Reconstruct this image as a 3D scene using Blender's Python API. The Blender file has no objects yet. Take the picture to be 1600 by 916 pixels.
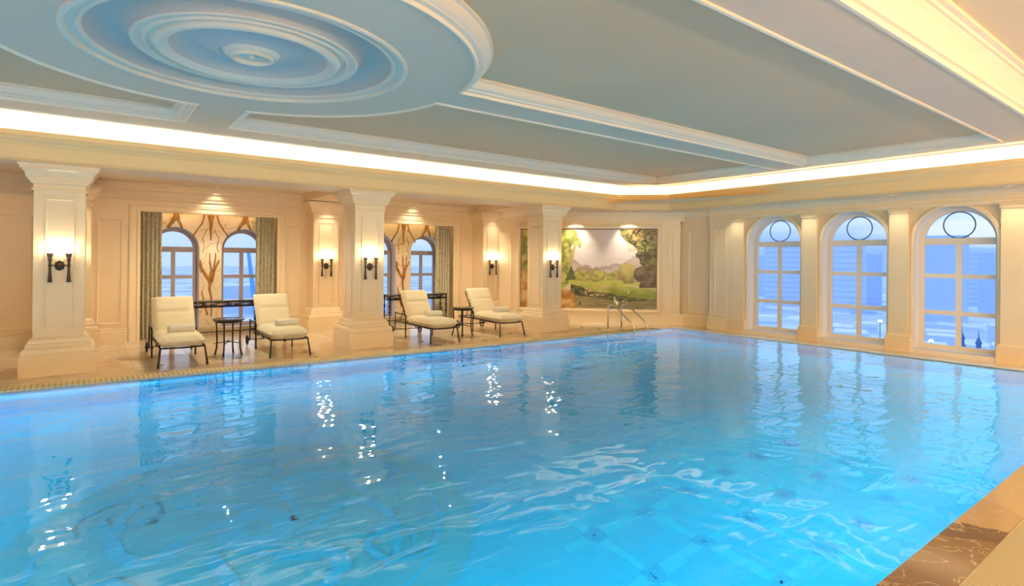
import bpy, bmesh, math, random
from math import sin, cos, pi, sqrt, atan2
from mathutils import Vector, Matrix, noise

scene = bpy.context.scene
COL = scene.collection
rnd = random.Random(7)

# ------------------------------------------------------------------ camera
F, YAW, ROLL, CY, H = 887.0, 0.926, 0.0088, 405.0, 1.7
fwd = Vector((cos(YAW), sin(YAW), 0)); rt = Vector((sin(YAW), -cos(YAW), 0)); up = Vector((0, 0, 1))
R_ = rt * cos(ROLL) + up * sin(ROLL); U_ = up * cos(ROLL) - rt * sin(ROLL)
cam_d = bpy.data.cameras.new('camera'); cam = bpy.data.objects.new('camera', cam_d); COL.objects.link(cam)
m = Matrix.Identity(4)
for i in range(3):
    m[i][0] = R_[i]; m[i][1] = U_[i]; m[i][2] = -fwd[i]
m[2][3] = H
cam.matrix_world = m
cam_d.sensor_width = 36; cam_d.lens = 36 * F / 1600; cam_d.shift_y = -(458 - CY) / 1600
cam_d.clip_start = 0.05; cam_d.clip_end = 6000
scene.camera = cam

# ------------------------------------------------------------------ materials
def nt(mt): return mt.node_tree.nodes, mt.node_tree.links
def mat(name, col, rough=0.5, metal=0.0, var=0.0, vscale=3.0, spec=0.5, bump=0.0, bscale=40.0, coat=0.0, stretch=None, sheen=0.0):
    mt = bpy.data.materials.new(name); mt.use_nodes = True
    n, l = nt(mt); b = n['Principled BSDF']
    b.inputs['Base Color'].default_value = (*col, 1)
    b.inputs['Roughness'].default_value = rough; b.inputs['Metallic'].default_value = metal
    b.inputs['Specular IOR Level'].default_value = spec
    b.inputs['Coat Weight'].default_value = coat; b.inputs['Coat Roughness'].default_value = 0.08
    b.inputs['Sheen Weight'].default_value = sheen
    if var or bump:
        tc = n.new('ShaderNodeTexCoord'); mp = n.new('ShaderNodeMapping'); l.new(tc.outputs['Object'], mp.inputs[0])
        if stretch: mp.inputs['Scale'].default_value = stretch
    if var:
        ns = n.new('ShaderNodeTexNoise'); ns.inputs['Scale'].default_value = vscale; ns.inputs['Detail'].default_value = 6
        l.new(mp.outputs[0], ns.inputs['Vector'])
        cr = n.new('ShaderNodeValToRGB'); l.new(ns.outputs['Fac'], cr.inputs[0])
        cr.color_ramp.elements[0].position = 0.3; cr.color_ramp.elements[1].position = 0.7
        cr.color_ramp.elements[0].color = (*[c * (1 - var) for c in col], 1)
        cr.color_ramp.elements[1].color = (*[min(1, c * (1 + var)) for c in col], 1)
        l.new(cr.outputs[0], b.inputs['Base Color'])
    if bump:
        nb = n.new('ShaderNodeTexNoise'); nb.inputs['Scale'].default_value = bscale; nb.inputs['Detail'].default_value = 3
        l.new(mp.outputs[0], nb.inputs['Vector'])
        bm_ = n.new('ShaderNodeBump'); bm_.inputs['Strength'].default_value = bump; bm_.inputs['Distance'].default_value = 0.01
        l.new(nb.outputs['Fac'], bm_.inputs['Height']); l.new(bm_.outputs[0], b.inputs['Normal'])
    return mt
def emis(name, col, s):
    mt = bpy.data.materials.new(name); mt.use_nodes = True; n, l = nt(mt)
    n.remove(n['Principled BSDF']); e = n.new('ShaderNodeEmission'); e.inputs[0].default_value = (*col, 1); e.inputs[1].default_value = s
    l.new(e.outputs[0], n['Material Output'].inputs[0]); return mt

M = {}
M['wall'] = mat('cream_lacquer', (0.85, 0.67, 0.42), 0.28, var=0.03, vscale=1.5)
M['column'] = mat('cream_column_paint', (0.85, 0.66, 0.40), 0.25, var=0.02, vscale=2)
M['trim'] = mat('ivory_moulding', (0.87, 0.71, 0.47), 0.3)
M['fascia'] = mat('fascia_paint', (0.86, 0.63, 0.31), 0.5)
M['aisle'] = mat('aisle_ceiling_paint', (0.86, 0.66, 0.41), 0.5)
M['soffit'] = mat('pale_blue_ceiling', (0.70, 0.58, 0.42), 0.6, var=0.03, vscale=0.6)
M['coffer'] = mat('grey_green_ceiling', (0.68, 0.49, 0.29), 0.6, var=0.05, vscale=0.5)
M['mould'] = mat('ceiling_moulding_white', (0.88, 0.79, 0.62), 0.5)
M['dome'] = mat('medallion_blue', (0.52, 0.52, 0.47), 0.55)
M['med_lit'] = mat('medallion_lit', (0.76, 0.70, 0.56), 0.5)  # warm light caught by the raised rings, put into a lighter colour
M['warmceil'] = mat('warm_ceiling', (0.74, 0.62, 0.42), 0.6)
M['cove'] = mat('cove_paint', (0.95, 0.90, 0.78), 0.6)
M['iron'] = mat('black_iron', (0.018, 0.014, 0.012), 0.35, 0.6, bump=0.2, bscale=60)
M['bronze'] = mat('dark_bronze', (0.07, 0.045, 0.03), 0.35, 0.8)
M['bronze2'] = mat('copper_bronze', (0.25, 0.13, 0.08), 0.4, 0.7)
M['cushion'] = mat('cream_canvas', (0.86, 0.74, 0.48), 0.85, bump=0.3, bscale=220, var=0.03, sheen=0.2)
M['towel'] = mat('white_terry', (0.90, 0.84, 0.68), 0.95, bump=0.8, bscale=300)
M['steel'] = mat('polished_steel', (0.75, 0.72, 0.66), 0.15, 1.0)
M['frame_w'] = mat('ivory_window_frame', (0.80, 0.70, 0.56), 0.4)
M['frame_p'] = mat('mauve_grey_window_frame', (0.36, 0.29, 0.27), 0.45)
M['reveal'] = mat('window_reveal', (0.82, 0.76, 0.72), 0.4)
M['darkmetal'] = mat('dark_ring_metal', (0.05, 0.07, 0.12), 0.4, 0.5)
M['gold'] = mat('gilded_branch', (0.30, 0.14, 0.02), 0.4, 0.3, var=0.5, vscale=14)
M['plaster'] = mat('white_plaster', (0.72, 0.73, 0.70), 0.6)
M['sill'] = mat('stone_sill', (0.84, 0.74, 0.62), 0.3)
M['tablestone'] = mat('dark_table_top', (0.06, 0.055, 0.06), 0.12, 0.2)
M['bulb'] = emis('warm_bulb', (1.0, 0.80, 0.52), 26)
M['led'] = emis('warm_led', (1.0, 0.76, 0.42), 9)
M['can'] = emis('downlight_lens', (1.0, 0.86, 0.66), 3)

def glass(name, tint, gl=0.06):
    mt = bpy.data.materials.new(name); mt.use_nodes = True; n, l = nt(mt); n.remove(n['Principled BSDF'])
    t = n.new('ShaderNodeBsdfTransparent'); t.inputs[0].default_value = (*tint, 1)
    g = n.new('ShaderNodeBsdfGlossy'); g.inputs['Roughness'].default_value = 0.0
    fr = n.new('ShaderNodeFresnel'); fr.inputs[0].default_value = 1.45
    mx = n.new('ShaderNodeMixShader'); l.new(fr.outputs[0], mx.inputs[0]); l.new(t.outputs[0], mx.inputs[1]); l.new(g.outputs[0], mx.inputs[2])
    l.new(mx.outputs[0], n['Material Output'].inputs[0]); return mt
M['glass'] = glass('window_glass', (0.97, 0.98, 1.0))

# --- marble with veins
def veined(name, base, vein, scale, rough=0.12, width=0.06):
    mt = bpy.data.materials.new(name); mt.use_nodes = True; n, l = nt(mt); b = n['Principled BSDF']
    b.inputs['Roughness'].default_value = rough
    tc = n.new('ShaderNodeTexCoord'); ns = n.new('ShaderNodeTexNoise'); ns.inputs['Scale'].default_value = scale; ns.inputs['Detail'].default_value = 8
    ns.inputs['Distortion'].default_value = 1.2
    l.new(tc.outputs['Object'], ns.inputs['Vector'])
    s = n.new('ShaderNodeMath'); s.operation = 'SUBTRACT'; s.inputs[1].default_value = 0.5; l.new(ns.outputs['Fac'], s.inputs[0])
    a = n.new('ShaderNodeMath'); a.operation = 'ABSOLUTE'; l.new(s.outputs[0], a.inputs[0])
    cr = n.new('ShaderNodeValToRGB'); l.new(a.outputs[0], cr.inputs[0])
    cr.color_ramp.elements[0].color = (*vein, 1); cr.color_ramp.elements[1].color = (*base, 1); cr.color_ramp.elements[1].position = width
    n2 = n.new('ShaderNodeTexNoise'); n2.inputs['Scale'].default_value = scale * 0.5; n2.inputs['Detail'].default_value = 3; l.new(tc.outputs['Object'], n2.inputs['Vector'])
    mx = n.new('ShaderNodeMix'); mx.data_type = 'RGBA'; mx.blend_type = 'MULTIPLY'; mx.inputs[0].default_value = 0.35
    l.new(cr.outputs[0], mx.inputs[6]); l.new(n2.outputs['Color'], mx.inputs[7]); l.new(mx.outputs[2], b.inputs['Base Color'])
    return mt
M['marble'] = veined('alcove_marble', (0.90, 0.74, 0.48), (0.70, 0.45, 0.18), 1.6, 0.15, 0.02)

def brown_marble():
    mt = bpy.data.materials.new('brown_marble'); mt.use_nodes = True; n, l = nt(mt); b = n['Principled BSDF']
    b.inputs['Roughness'].default_value = 0.10
    tc = n.new('ShaderNodeTexCoord')
    vo = n.new('ShaderNodeTexVoronoi'); vo.inputs['Scale'].default_value = 1.15
    ns = n.new('ShaderNodeTexNoise'); ns.inputs['Scale'].default_value = 3; ns.inputs['Detail'].default_value = 7; ns.inputs['Distortion'].default_value = 1.5
    l.new(tc.outputs['Object'], ns.inputs['Vector'])
    mp = n.new('ShaderNodeMix'); mp.data_type = 'VECTOR'; mp.inputs[0].default_value = 0.18
    l.new(tc.outputs['Object'], mp.inputs[4]); l.new(ns.outputs['Color'], mp.inputs[5]); l.new(mp.outputs[1], vo.inputs['Vector'])
    sx = n.new('ShaderNodeSeparateColor'); l.new(vo.outputs['Color'], sx.inputs[0])
    cr = n.new('ShaderNodeValToRGB'); l.new(sx.outputs[0], cr.inputs[0])
    e = cr.color_ramp.elements; e[0].position = 0.25; e[0].color = (0.12, 0.06, 0.022, 1); e[1].position = 0.85; e[1].color = (0.50, 0.33, 0.14, 1)
    e2 = cr.color_ramp.elements.new(0.55); e2.color = (0.20, 0.11, 0.045, 1)
    s = n.new('ShaderNodeMath'); s.operation = 'SUBTRACT'; s.inputs[1].default_value = 0.5; l.new(ns.outputs['Fac'], s.inputs[0])
    a = n.new('ShaderNodeMath'); a.operation = 'ABSOLUTE'; l.new(s.outputs[0], a.inputs[0])
    c2 = n.new('ShaderNodeValToRGB'); l.new(a.outputs[0], c2.inputs[0]); c2.color_ramp.elements[0].color = (1, 1, 1, 1); c2.color_ramp.elements[1].color = (0, 0, 0, 1); c2.color_ramp.elements[1].position = 0.016
    mx = n.new('ShaderNodeMix'); mx.data_type = 'RGBA'; l.new(c2.outputs[0], mx.inputs[0]); l.new(cr.outputs[0], mx.inputs[6]); mx.inputs[7].default_value = (0.40, 0.28, 0.14, 1)
    l.new(mx.outputs[2], b.inputs['Base Color']); return mt
M['brown_marble'] = brown_marble()

def grate_mat(name, c1, c2, axis_scale):
    mt = bpy.data.materials.new(name); mt.use_nodes = True; n, l = nt(mt); b = n['Principled BSDF']; b.inputs['Roughness'].default_value = 0.5
    tc = n.new('ShaderNodeTexCoord'); w = n.new('ShaderNodeTexWave'); w.wave_type = 'BANDS'; w.bands_direction = 'X'; w.inputs['Scale'].default_value = axis_scale
    l.new(tc.outputs['Object'], w.inputs['Vector'])
    cr = n.new('ShaderNodeValToRGB'); l.new(w.outputs['Fac'], cr.inputs[0]); cr.color_ramp.elements[0].color = (*c2, 1); cr.color_ramp.elements[1].color = (*c1, 1)
    cr.color_ramp.elements[0].position = 0.1; cr.color_ramp.elements[1].position = 0.5
    l.new(cr.outputs[0], b.inputs['Base Color']); return mt
M['grate'] = grate_mat('grate_ribs', (0.66, 0.50, 0.22), (0.38, 0.26, 0.10), 5.2)
M['grate2'] = grate_mat('grate_fine_slats', (0.36, 0.28, 0.14), (0.26, 0.20, 0.09), 10)

# deck stone: warm beige slabs, paler fields between the columns
def deck_mat():
    mt = bpy.data.materials.new('deck_stone'); mt.use_nodes = True; n, l = nt(mt); b = n['Principled BSDF']; b.inputs['Roughness'].default_value = 0.16
    tc = n.new('ShaderNodeTexCoord')
    br = n.new('ShaderNodeTexBrick'); br.offset = 0; br.inputs['Scale'].default_value = 1.0; br.inputs['Brick Width'].default_value = 0.6; br.inputs['Row Height'].default_value = 0.6
    br.inputs['Mortar Size'].default_value = 0.004; br.inputs['Color1'].default_value = (0.74, 0.58, 0.39, 1); br.inputs['Color2'].default_value = (0.80, 0.64, 0.44, 1); br.inputs['Mortar'].default_value = (0.5, 0.36, 0.22, 1)
    l.new(tc.outputs['Object'], br.inputs['Vector'])
    ns = n.new('ShaderNodeTexNoise'); ns.inputs['Scale'].default_value = 5; ns.inputs['Detail'].default_value = 7; l.new(tc.outputs['Object'], ns.inputs['Vector'])
    cr = n.new('ShaderNodeValToRGB'); l.new(ns.outputs['Fac'], cr.inputs[0]); cr.color_ramp.elements[0].color = (0.82, 0.76, 0.68, 1); cr.color_ramp.elements[0].position = 0.3; cr.color_ramp.elements[1].position = 0.7
    mx = n.new('ShaderNodeMix'); mx.data_type = 'RGBA'; mx.blend_type = 'MULTIPLY'; mx.inputs[0].default_value = 1
    l.new(br.outputs[0], mx.inputs[6]); l.new(cr.outputs[0], mx.inputs[7]); l.new(mx.outputs[2], b.inputs['Base Color']); return mt
M['deck'] = deck_mat()
M['deck_border'] = mat('deck_border_stone', (0.60, 0.40, 0.22), 0.18, var=0.12, vscale=4)
M['deck_pale'] = mat('deck_pale_stone', (0.84, 0.72, 0.55), 0.16, var=0.08, vscale=3)
M['inset'] = mat('brown_inset_stone', (0.20, 0.10, 0.05), 0.2)

def tile_mat():
    mt = bpy.data.materials.new('azure_pool_tile'); mt.use_nodes = True; n, l = nt(mt); b = n['Principled BSDF']; b.inputs['Roughness'].default_value = 0.5
    b.inputs['Specular IOR Level'].default_value = 0.1
    tc = n.new('ShaderNodeTexCoord')
    br = n.new('ShaderNodeTexBrick'); br.offset = 0; br.inputs['Scale'].default_value = 1.0; br.inputs['Brick Width'].default_value = 0.1; br.inputs['Row Height'].default_value = 0.1
    br.inputs['Mortar Size'].default_value = 0.002; br.inputs['Color1'].default_value = (0.010, 0.44, 0.74, 1); br.inputs['Color2'].default_value = (0.014, 0.47, 0.78, 1); br.inputs['Mortar'].default_value = (0.02, 0.46, 0.74, 1)
    l.new(tc.outputs['Object'], br.inputs['Vector'])
    ns = n.new('ShaderNodeTexNoise'); ns.inputs['Scale'].default_value = 0.35; ns.inputs['Detail'].default_value = 3; l.new(tc.outputs['Object'], ns.inputs['Vector'])
    cr = n.new('ShaderNodeValToRGB'); l.new(ns.outputs['Fac'], cr.inputs[0]); cr.color_ramp.elements[0].color = (0.8, 0.86, 0.93, 1); cr.color_ramp.elements[0].position = 0.35; cr.color_ramp.elements[1].position = 0.65
    mx = n.new('ShaderNodeMix'); mx.data_type = 'RGBA'; mx.blend_type = 'MULTIPLY'; mx.inputs[0].default_value = 1
    l.new(br.outputs[0], mx.inputs[6]); l.new(cr.outputs[0], mx.inputs[7]); l.new(mx.outputs[2], b.inputs['Base Color']); return mt
M['tile'] = tile_mat()
M['tile_green'] = mat('sea_green_mosaic', (0.035, 0.38, 0.58), 0.6, spec=0.1, var=0.06, vscale=2)
M['tile_azure'] = mat('azure_mosaic', (0.010, 0.40, 0.70), 0.6, spec=0.1)
M['tile_dark'] = mat('blue_mosaic', (0.010, 0.33, 0.66), 0.6, spec=0.1)
M['tile_pale'] = mat('turquoise_mosaic', (0.014, 0.47, 0.765), 0.6, spec=0.1)

def water_mat():
    mt = bpy.data.materials.new('pool_water'); mt.use_nodes = True; n, l = nt(mt); n.remove(n['Principled BSDF'])
    tc = n.new('ShaderNodeTexCoord')
    def wave(scale, stretch, rot, detail, dist):
        mp = n.new('ShaderNodeMapping'); mp.inputs['Scale'].default_value = stretch; mp.inputs['Rotation'].default_value = (0, 0, rot); l.new(tc.outputs['Object'], mp.inputs[0])
        s = n.new('ShaderNodeTexNoise'); s.inputs['Scale'].default_value = scale; s.inputs['Detail'].default_value = detail; s.inputs['Distortion'].default_value = dist; s.inputs['Roughness'].default_value = 0.45
        l.new(mp.outputs[0], s.inputs['Vector']); return s.outputs['Fac']
    a = wave(1.0, (1.0, 2.0, 1), 0.65, 1.5, 0.4)
    b_ = wave(3.0, (0.55, 2.2, 1), -0.55, 1.5, 0.7)
    c = wave(0.35, (1, 1, 1), 0.2, 1, 0)
    # calm and lively patches: amplitude mask
    cr = n.new('ShaderNodeMapRange'); cr.inputs[1].default_value = 0.35; cr.inputs[2].default_value = 0.65; cr.inputs[3].default_value = 0.25; cr.inputs[4].default_value = 1.0; l.new(c, cr.inputs[0])
    m1 = n.new('ShaderNodeMath'); m1.operation = 'MULTIPLY'; l.new(a, m1.inputs[0]); m1.inputs[1].default_value = 1.0
    m2 = n.new('ShaderNodeMath'); m2.operation = 'MULTIPLY'; l.new(b_, m2.inputs[0]); l.new(cr.outputs[0], m2.inputs[1])
    m3 = n.new('ShaderNodeMath'); m3.operation = 'MULTIPLY_ADD'; l.new(m2.outputs[0], m3.inputs[0]); m3.inputs[1].default_value = 0.42; l.new(m1.outputs[0], m3.inputs[2])
    # long curved ripples spreading from the near side of the pool
    nd = n.new('ShaderNodeTexNoise'); nd.inputs['Scale'].default_value = 0.9; nd.inputs['Detail'].default_value = 2; l.new(tc.outputs['Object'], nd.inputs['Vector'])
    vs_ = n.new('ShaderNodeVectorMath'); vs_.operation = 'DISTANCE'; l.new(tc.outputs['Object'], vs_.inputs[0]); vs_.inputs[1].default_value = (1.4, 1.9, 0)
    ad = n.new('ShaderNodeMath'); ad.operation = 'MULTIPLY_ADD'; l.new(nd.outputs['Fac'], ad.inputs[0]); ad.inputs[1].default_value = 1.6; l.new(vs_.outputs['Value'], ad.inputs[2])
    ml = n.new('ShaderNodeMath'); ml.operation = 'MULTIPLY'; l.new(ad.outputs[0], ml.inputs[0]); ml.inputs[1].default_value = 2 * pi / 0.30
    sn = n.new('ShaderNodeMath'); sn.operation = 'SINE'; l.new(ml.outputs[0], sn.inputs[0])
    ma = n.new('ShaderNodeMath'); ma.operation = 'MULTIPLY'; l.new(sn.outputs[0], ma.inputs[0]); l.new(cr.outputs[0], ma.inputs[1])
    m5 = n.new('ShaderNodeMath'); m5.operation = 'MULTIPLY_ADD'; l.new(ma.outputs[0], m5.inputs[0]); m5.inputs[1].default_value = 0.045; l.new(m3.outputs[0], m5.inputs[2]); m3 = m5
    bp = n.new('ShaderNodeBump'); bp.inputs['Strength'].default_value = 1.0; bp.inputs['Distance'].default_value = WAVE; l.new(m3.outputs[0], bp.inputs['Height'])
    g = n.new('ShaderNodeBsdfGlossy'); g.inputs['Roughness'].default_value = 0.02; l.new(bp.outputs[0], g.inputs['Normal'])
    t = n.new('ShaderNodeBsdfRefraction'); t.inputs[0].default_value = (0.85, 0.98, 1.0, 1); t.inputs['IOR'].default_value = 1.33; t.inputs['Roughness'].default_value = 0.0; l.new(bp.outputs[0], t.inputs['Normal'])
    fr = n.new('ShaderNodeFresnel'); fr.inputs[0].default_value = 1.33; l.new(bp.outputs[0], fr.inputs['Normal'])
    fm = n.new('ShaderNodeMath'); fm.operation = 'MULTIPLY'; fm.inputs[1].default_value = 1.5; fm.use_clamp = True; l.new(fr.outputs[0], fm.inputs[0])
    mx = n.new('ShaderNodeMixShader'); l.new(fm.outputs[0], mx.inputs[0]); l.new(t.outputs[0], mx.inputs[1]); l.new(g.outputs[0], mx.inputs[2])
    l.new(mx.outputs[0], n['Material Output'].inputs[0]); return mt
WAVE = 0.022
M['water'] = water_mat()

def curtain_mat():
    mt = bpy.data.materials.new('grey_damask'); mt.use_nodes = True; n, l = nt(mt); b = n['Principled BSDF']; b.inputs['Roughness'].default_value = 0.75
    b.inputs['Sheen Weight'].default_value = 0.3
    tc = n.new('ShaderNodeTexCoord'); vo = n.new('ShaderNodeTexVoronoi'); vo.inputs['Scale'].default_value = 22; l.new(tc.outputs['Object'], vo.inputs['Vector'])
    ns = n.new('ShaderNodeTexNoise'); ns.inputs['Scale'].default_value = 30; ns.inputs['Detail'].default_value = 4; l.new(tc.outputs['Object'], ns.inputs['Vector'])
    ad = n.new('ShaderNodeMath'); l.new(vo.outputs['Distance'], ad.inputs[0]); l.new(ns.outputs['Fac'], ad.inputs[1])
    cr = n.new('ShaderNodeValToRGB'); l.new(ad.outputs[0], cr.inputs[0])
    e = cr.color_ramp.elements; e[0].position = 0.45; e[0].color = (0.17, 0.16, 0.09, 1); e[1].position = 1.15; e[1].color = (0.60, 0.55, 0.38, 1)
    l.new(cr.outputs[0], b.inputs['Base Color']); return mt
M['curtain'] = curtain_mat()

# ------------------------------------------------------------------ mesh helpers
def link(name, me, mt=None, parent=None, loc=None, smooth=False):
    o = bpy.data.objects.new(name, me); COL.objects.link(o)
    if mt: me.materials.append(mt)
    if parent: o.parent = parent
    if loc: o.location = loc
    if smooth: me.shade_smooth()
    return o
def tag(o, label=None, cat=None, group=None, kind=None):
    if label: o['label'] = label
    if cat: o['category'] = cat
    if group: o['group'] = group
    if kind: o['kind'] = kind
    return o
def empty(name, loc, label=None, cat=None, group=None, rz=0):
    o = bpy.data.objects.new(name, None); COL.objects.link(o); o.location = loc; o.rotation_euler = (0, 0, rz); o.empty_display_size = 0.1
    return tag(o, label, cat, group)

class MB:
    def __init__(s): s.v = []; s.f = []
    def add(s, vs, fs):
        k = len(s.v); s.v += [tuple(v) for v in vs]; s.f += [tuple(i + k for i in f) for f in fs]; return s
    def box(s, x0, x1, y0, y1, z0, z1):
        vs = [(x, y, z) for z in (z0, z1) for y in (y0, y1) for x in (x0, x1)]
        return s.add(vs, [(0, 2, 3, 1), (4, 5, 7, 6), (0, 1, 5, 4), (2, 6, 7, 3), (0, 4, 6, 2), (1, 3, 7, 5)])
    def sqlathe(s, prof, ex=0.0, ey0=0.0, ey1=0.0, cx=0, cy=0, yb=None):
        """square 'lathe': profile (r, z); extra half extents"""
        k = []
        for r, z in prof: k += [(cx - r - ex, cy - r - ey0, z), (cx + r + ex, cy - r - ey0, z), (cx + r + ex, yb if yb is not None else cy + r + ey1, z), (cx - r - ex, yb if yb is not None else cy + r + ey1, z)]
        fs = []
        for i in range(len(prof) - 1):
            for j in range(4):
                a = i * 4 + j; b = i * 4 + (j + 1) % 4; fs.append((a, b, b + 4, a + 4))
        n = len(prof) - 1
        fs += [(3, 2, 1, 0), (n * 4, n * 4 + 1, n * 4 + 2, n * 4 + 3)]
        return s.add(k, fs)
    def lathe(s, prof, seg=48, cx=0, cy=0, cap=False):
        k = []
        for r, z in prof:
            for j in range(seg):
                a = 2 * pi * j / seg; k.append((cx + r * cos(a), cy + r * sin(a), z))
        fs = []
        for i in range(len(prof) - 1):
            for j in range(seg):
                a = i * seg + j; b = i * seg + (j + 1) % seg; fs.append((a, b, b + seg, a + seg))
        if cap:
            fs.append(tuple(range(seg - 1, -1, -1))); n = (len(prof) - 1) * seg; fs.append(tuple(range(n, n + seg)))
        return s.add(k, fs)
    def tube(s, pts, rad, seg=8, flat=None, cap=True):
        pts = [Vector(p) for p in pts]; n = len(pts); rr = rad if isinstance(rad, (list, tuple)) else [rad] * n
        k = []; prev = None
        for i, p in enumerate(pts):
            d = (pts[min(i + 1, n - 1)] - pts[max(i - 1, 0)]).normalized()
            if prev is None:
                a = Vector((0, 0, 1)) if abs(d.z) < 0.9 else Vector((1, 0, 0)); u = d.cross(a).normalized()
            else: u = (prev - d * prev.dot(d)).normalized()
            prev = u; w = d.cross(u)
            for j in range(seg):
                t = 2 * pi * j / seg; q = u * cos(t) * rr[i] + w * sin(t) * rr[i]
                if flat: q = Vector((q.x * flat[0], q.y * flat[1], q.z * flat[2]))
                k.append(p + q)
        fs = []
        for i in range(n - 1):
            for j in range(seg):
                a = i * seg + j; b = i * seg + (j + 1) % seg; fs.append((a, b, b + seg, a + seg))
        if cap: fs.append(tuple(range(seg - 1, -1, -1))); fs.append(tuple(range((n - 1) * seg, n * seg)))
        return s.add(k, fs)
    def sweep(s, prof, path, closed=False, pclosed=False):
        """profile (offset to the left of travel, z) swept along an XY path with mitred corners"""
        P = [Vector(p) for p in path]; n = len(P); k = []
        for i in range(n):
            a = P[i - 1] if (i or closed) else None; b = P[(i + 1) % n] if (i < n - 1 or closed) else None
            d1 = (P[i] - a).normalized() if a is not None else None; d2 = (b - P[i]).normalized() if b is not None else None
            if d1 is None: d1 = d2
            if d2 is None: d2 = d1
            n1 = Vector((-d1.y, d1.x)); n2 = Vector((-d2.y, d2.x)); mm = (n1 + n2)
            mm = mm / max(0.25, mm.length_squared / 2) if mm.length > 1e-6 else n1
            for o, z in prof: q = P[i] + mm * o; k.append((q.x, q.y, z))
        np_ = len(prof); fs = []
        for i in range(n if closed else n - 1):
            for j in range(np_ if pclosed else np_ - 1):
                a = i * np_ + j; b = i * np_ + (j + 1) % np_; c = ((i + 1) % n) * np_ + (j + 1) % np_; d = ((i + 1) % n) * np_ + j
                fs.append((a, b, c, d))
        if pclosed and not closed: fs.append(tuple(range(np_))); fs.append(tuple(range((n - 1) * np_, n * np_))[::-1])
        return s.add(k, fs)
    def xf(s, mtx): s.v = [tuple(mtx @ Vector(v)) for v in s.v]; return s
    def build(s, name, mt, parent=None, smooth=False, loc=None, bevel=0.0, auto=None):
        me = bpy.data.meshes.new(name); me.from_pydata(s.v, [], s.f)
        bm = bmesh.new(); bm.from_mesh(me); bmesh.ops.recalc_face_normals(bm, faces=bm.faces)
        if bevel: bmesh.ops.bevel(bm, geom=bm.edges, offset=bevel, segments=3, affect='EDGES', profile=0.5)
        if auto is not None:
            for f in bm.faces: f.smooth = True
            for e in bm.edges: e.smooth = (len(e.link_faces) == 2 and e.calc_face_angle(0) < auto)
        bm.to_mesh(me); bm.free()
        return link(name, me, mt, parent, loc, smooth)

def slab(outer, holes, thick, mtx):
    """flat polygon with holes, extruded (local z from 0 to thick), placed by mtx -> mesh data"""
    cu = bpy.data.curves.new('tmp', 'CURVE'); cu.dimensions = '2D'; cu.fill_mode = 'BOTH'; cu.extrude = max(thick / 2, 0)
    for ring in [outer] + holes:
        sp = cu.splines.new('POLY'); sp.points.add(len(ring) - 1); sp.use_cyclic_u = True
        for p, q in zip(sp.points, ring): p.co = (q[0], q[1], 0, 1)
    o = bpy.data.objects.new('tmp', cu); COL.objects.link(o); bpy.context.view_layer.update()
    me = bpy.data.meshes.new_from_object(o.evaluated_get(bpy.context.evaluated_depsgraph_get()))
    bpy.data.objects.remove(o); bpy.data.curves.remove(cu)
    me.transform(mtx @ Matrix.Translation((0, 0, thick / 2))); me.materials.clear()
    bm = bmesh.new(); bm.from_mesh(me); bmesh.ops.recalc_face_normals(bm, faces=bm.faces); bm.to_mesh(me); bm.free()
    return me
def struct(name, me, mt, label, cat): return tag(link(name, me, mt), label, cat, kind='structure')
def copy_tree(o, parent=None):
    c = o.copy(); COL.objects.link(c)
    if parent: c.parent = parent
    for ch in [x for x in bpy.data.objects if x.parent == o]: copy_tree(ch, c)
    return c
def rect(x0, x1, y0, y1): return [(x0, y0), (x1, y0), (x1, y1), (x0, y1)]
def archpoly(c, hw, z0, zs, seg=24): return [(c - hw, z0), (c + hw, z0)] + [(c + hw * cos(pi * i / seg), zs + hw * sin(pi * i / seg)) for i in range(seg + 1)]
def panel_mb(mb, x0, x1, z0, z1, w=0.04, d=0.015):
    """raised picture-frame moulding in local XZ, facing -Y, at local y=0"""
    prof = [(0, 0), (0, -d), (w * .35, -d), (w * .6, -d * .45), (w, -d * .3), (w, 0)]
    c = [(x0, z0), (x1, z0), (x1, z1), (x0, z1)]; sx = [(1, 1), (-1, 1), (-1, -1), (1, -1)]; k = []
    for (x, z), (a, b) in zip(c, sx):
        for o, y in prof: k.append((x + a * o, y, z + b * o))
    n = len(prof); fs = []
    for i in range(4):
        for j in range(n - 1): fs.append((i * n + j, i * n + j + 1, ((i + 1) % 4) * n + j + 1, ((i + 1) % 4) * n + j))
    return mb.add(k, fs)

# planes: XZ wall facing -Y : local (x, y)->(x, z), thickness goes +Y
def m_wallY(y): return Matrix(((1, 0, 0, 0), (0, 0, 1, y), (0, 1, 0, 0), (0, 0, 0, 1)))
# wall at constant X facing -X : local x -> world Y
def m_wallX(x): return Matrix(((0, 0, 1, x), (1, 0, 0, 0), (0, 1, 0, 0), (0, 0, 0, 1)))
def m_flat(z): return Matrix.Translation((0, 0, z))
r2 = sqrt(.5); S0 = 21.9
# chamfer wall: local x = along (to the right), y -> z, thickness away from the room
def m_diag(off=0.0): return Matrix(((r2, 0, r2, S0 / 2 + off * r2), (-r2, 0, r2, S0 / 2 + off * r2), (0, 1, 0, 0), (0, 0, 0, 1)))
# local frame for things on the chamfer wall: x along, y into the wall, z up
M_DIAG = Matrix(((r2, r2, 0, S0 / 2), (-r2, r2, 0, S0 / 2), (0, 0, 1, 0), (0, 0, 0, 1)))
M_RIGHT = lambda x, y: Matrix(((0, 1, 0, x), (-1, 0, 0, y), (0, 0, 1, 0), (0, 0, 0, 1)))   # x -> -Y, y -> +X

XL, YN = -5.0, -3.2          # left end wall, near wall
WY, CX1 = 13.5, 12.62        # back wall plane, right wall plane
PX1 = 11.9                    # pool right edge
def pool_y(x): return 9.06 + (PX1 - x) * 0.028
PXL = -3.6; PYN = 1.22
POOL = [(PXL, PYN), (PX1, PYN), (PX1, pool_y(PX1)), (PXL, pool_y(PXL))]

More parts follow.
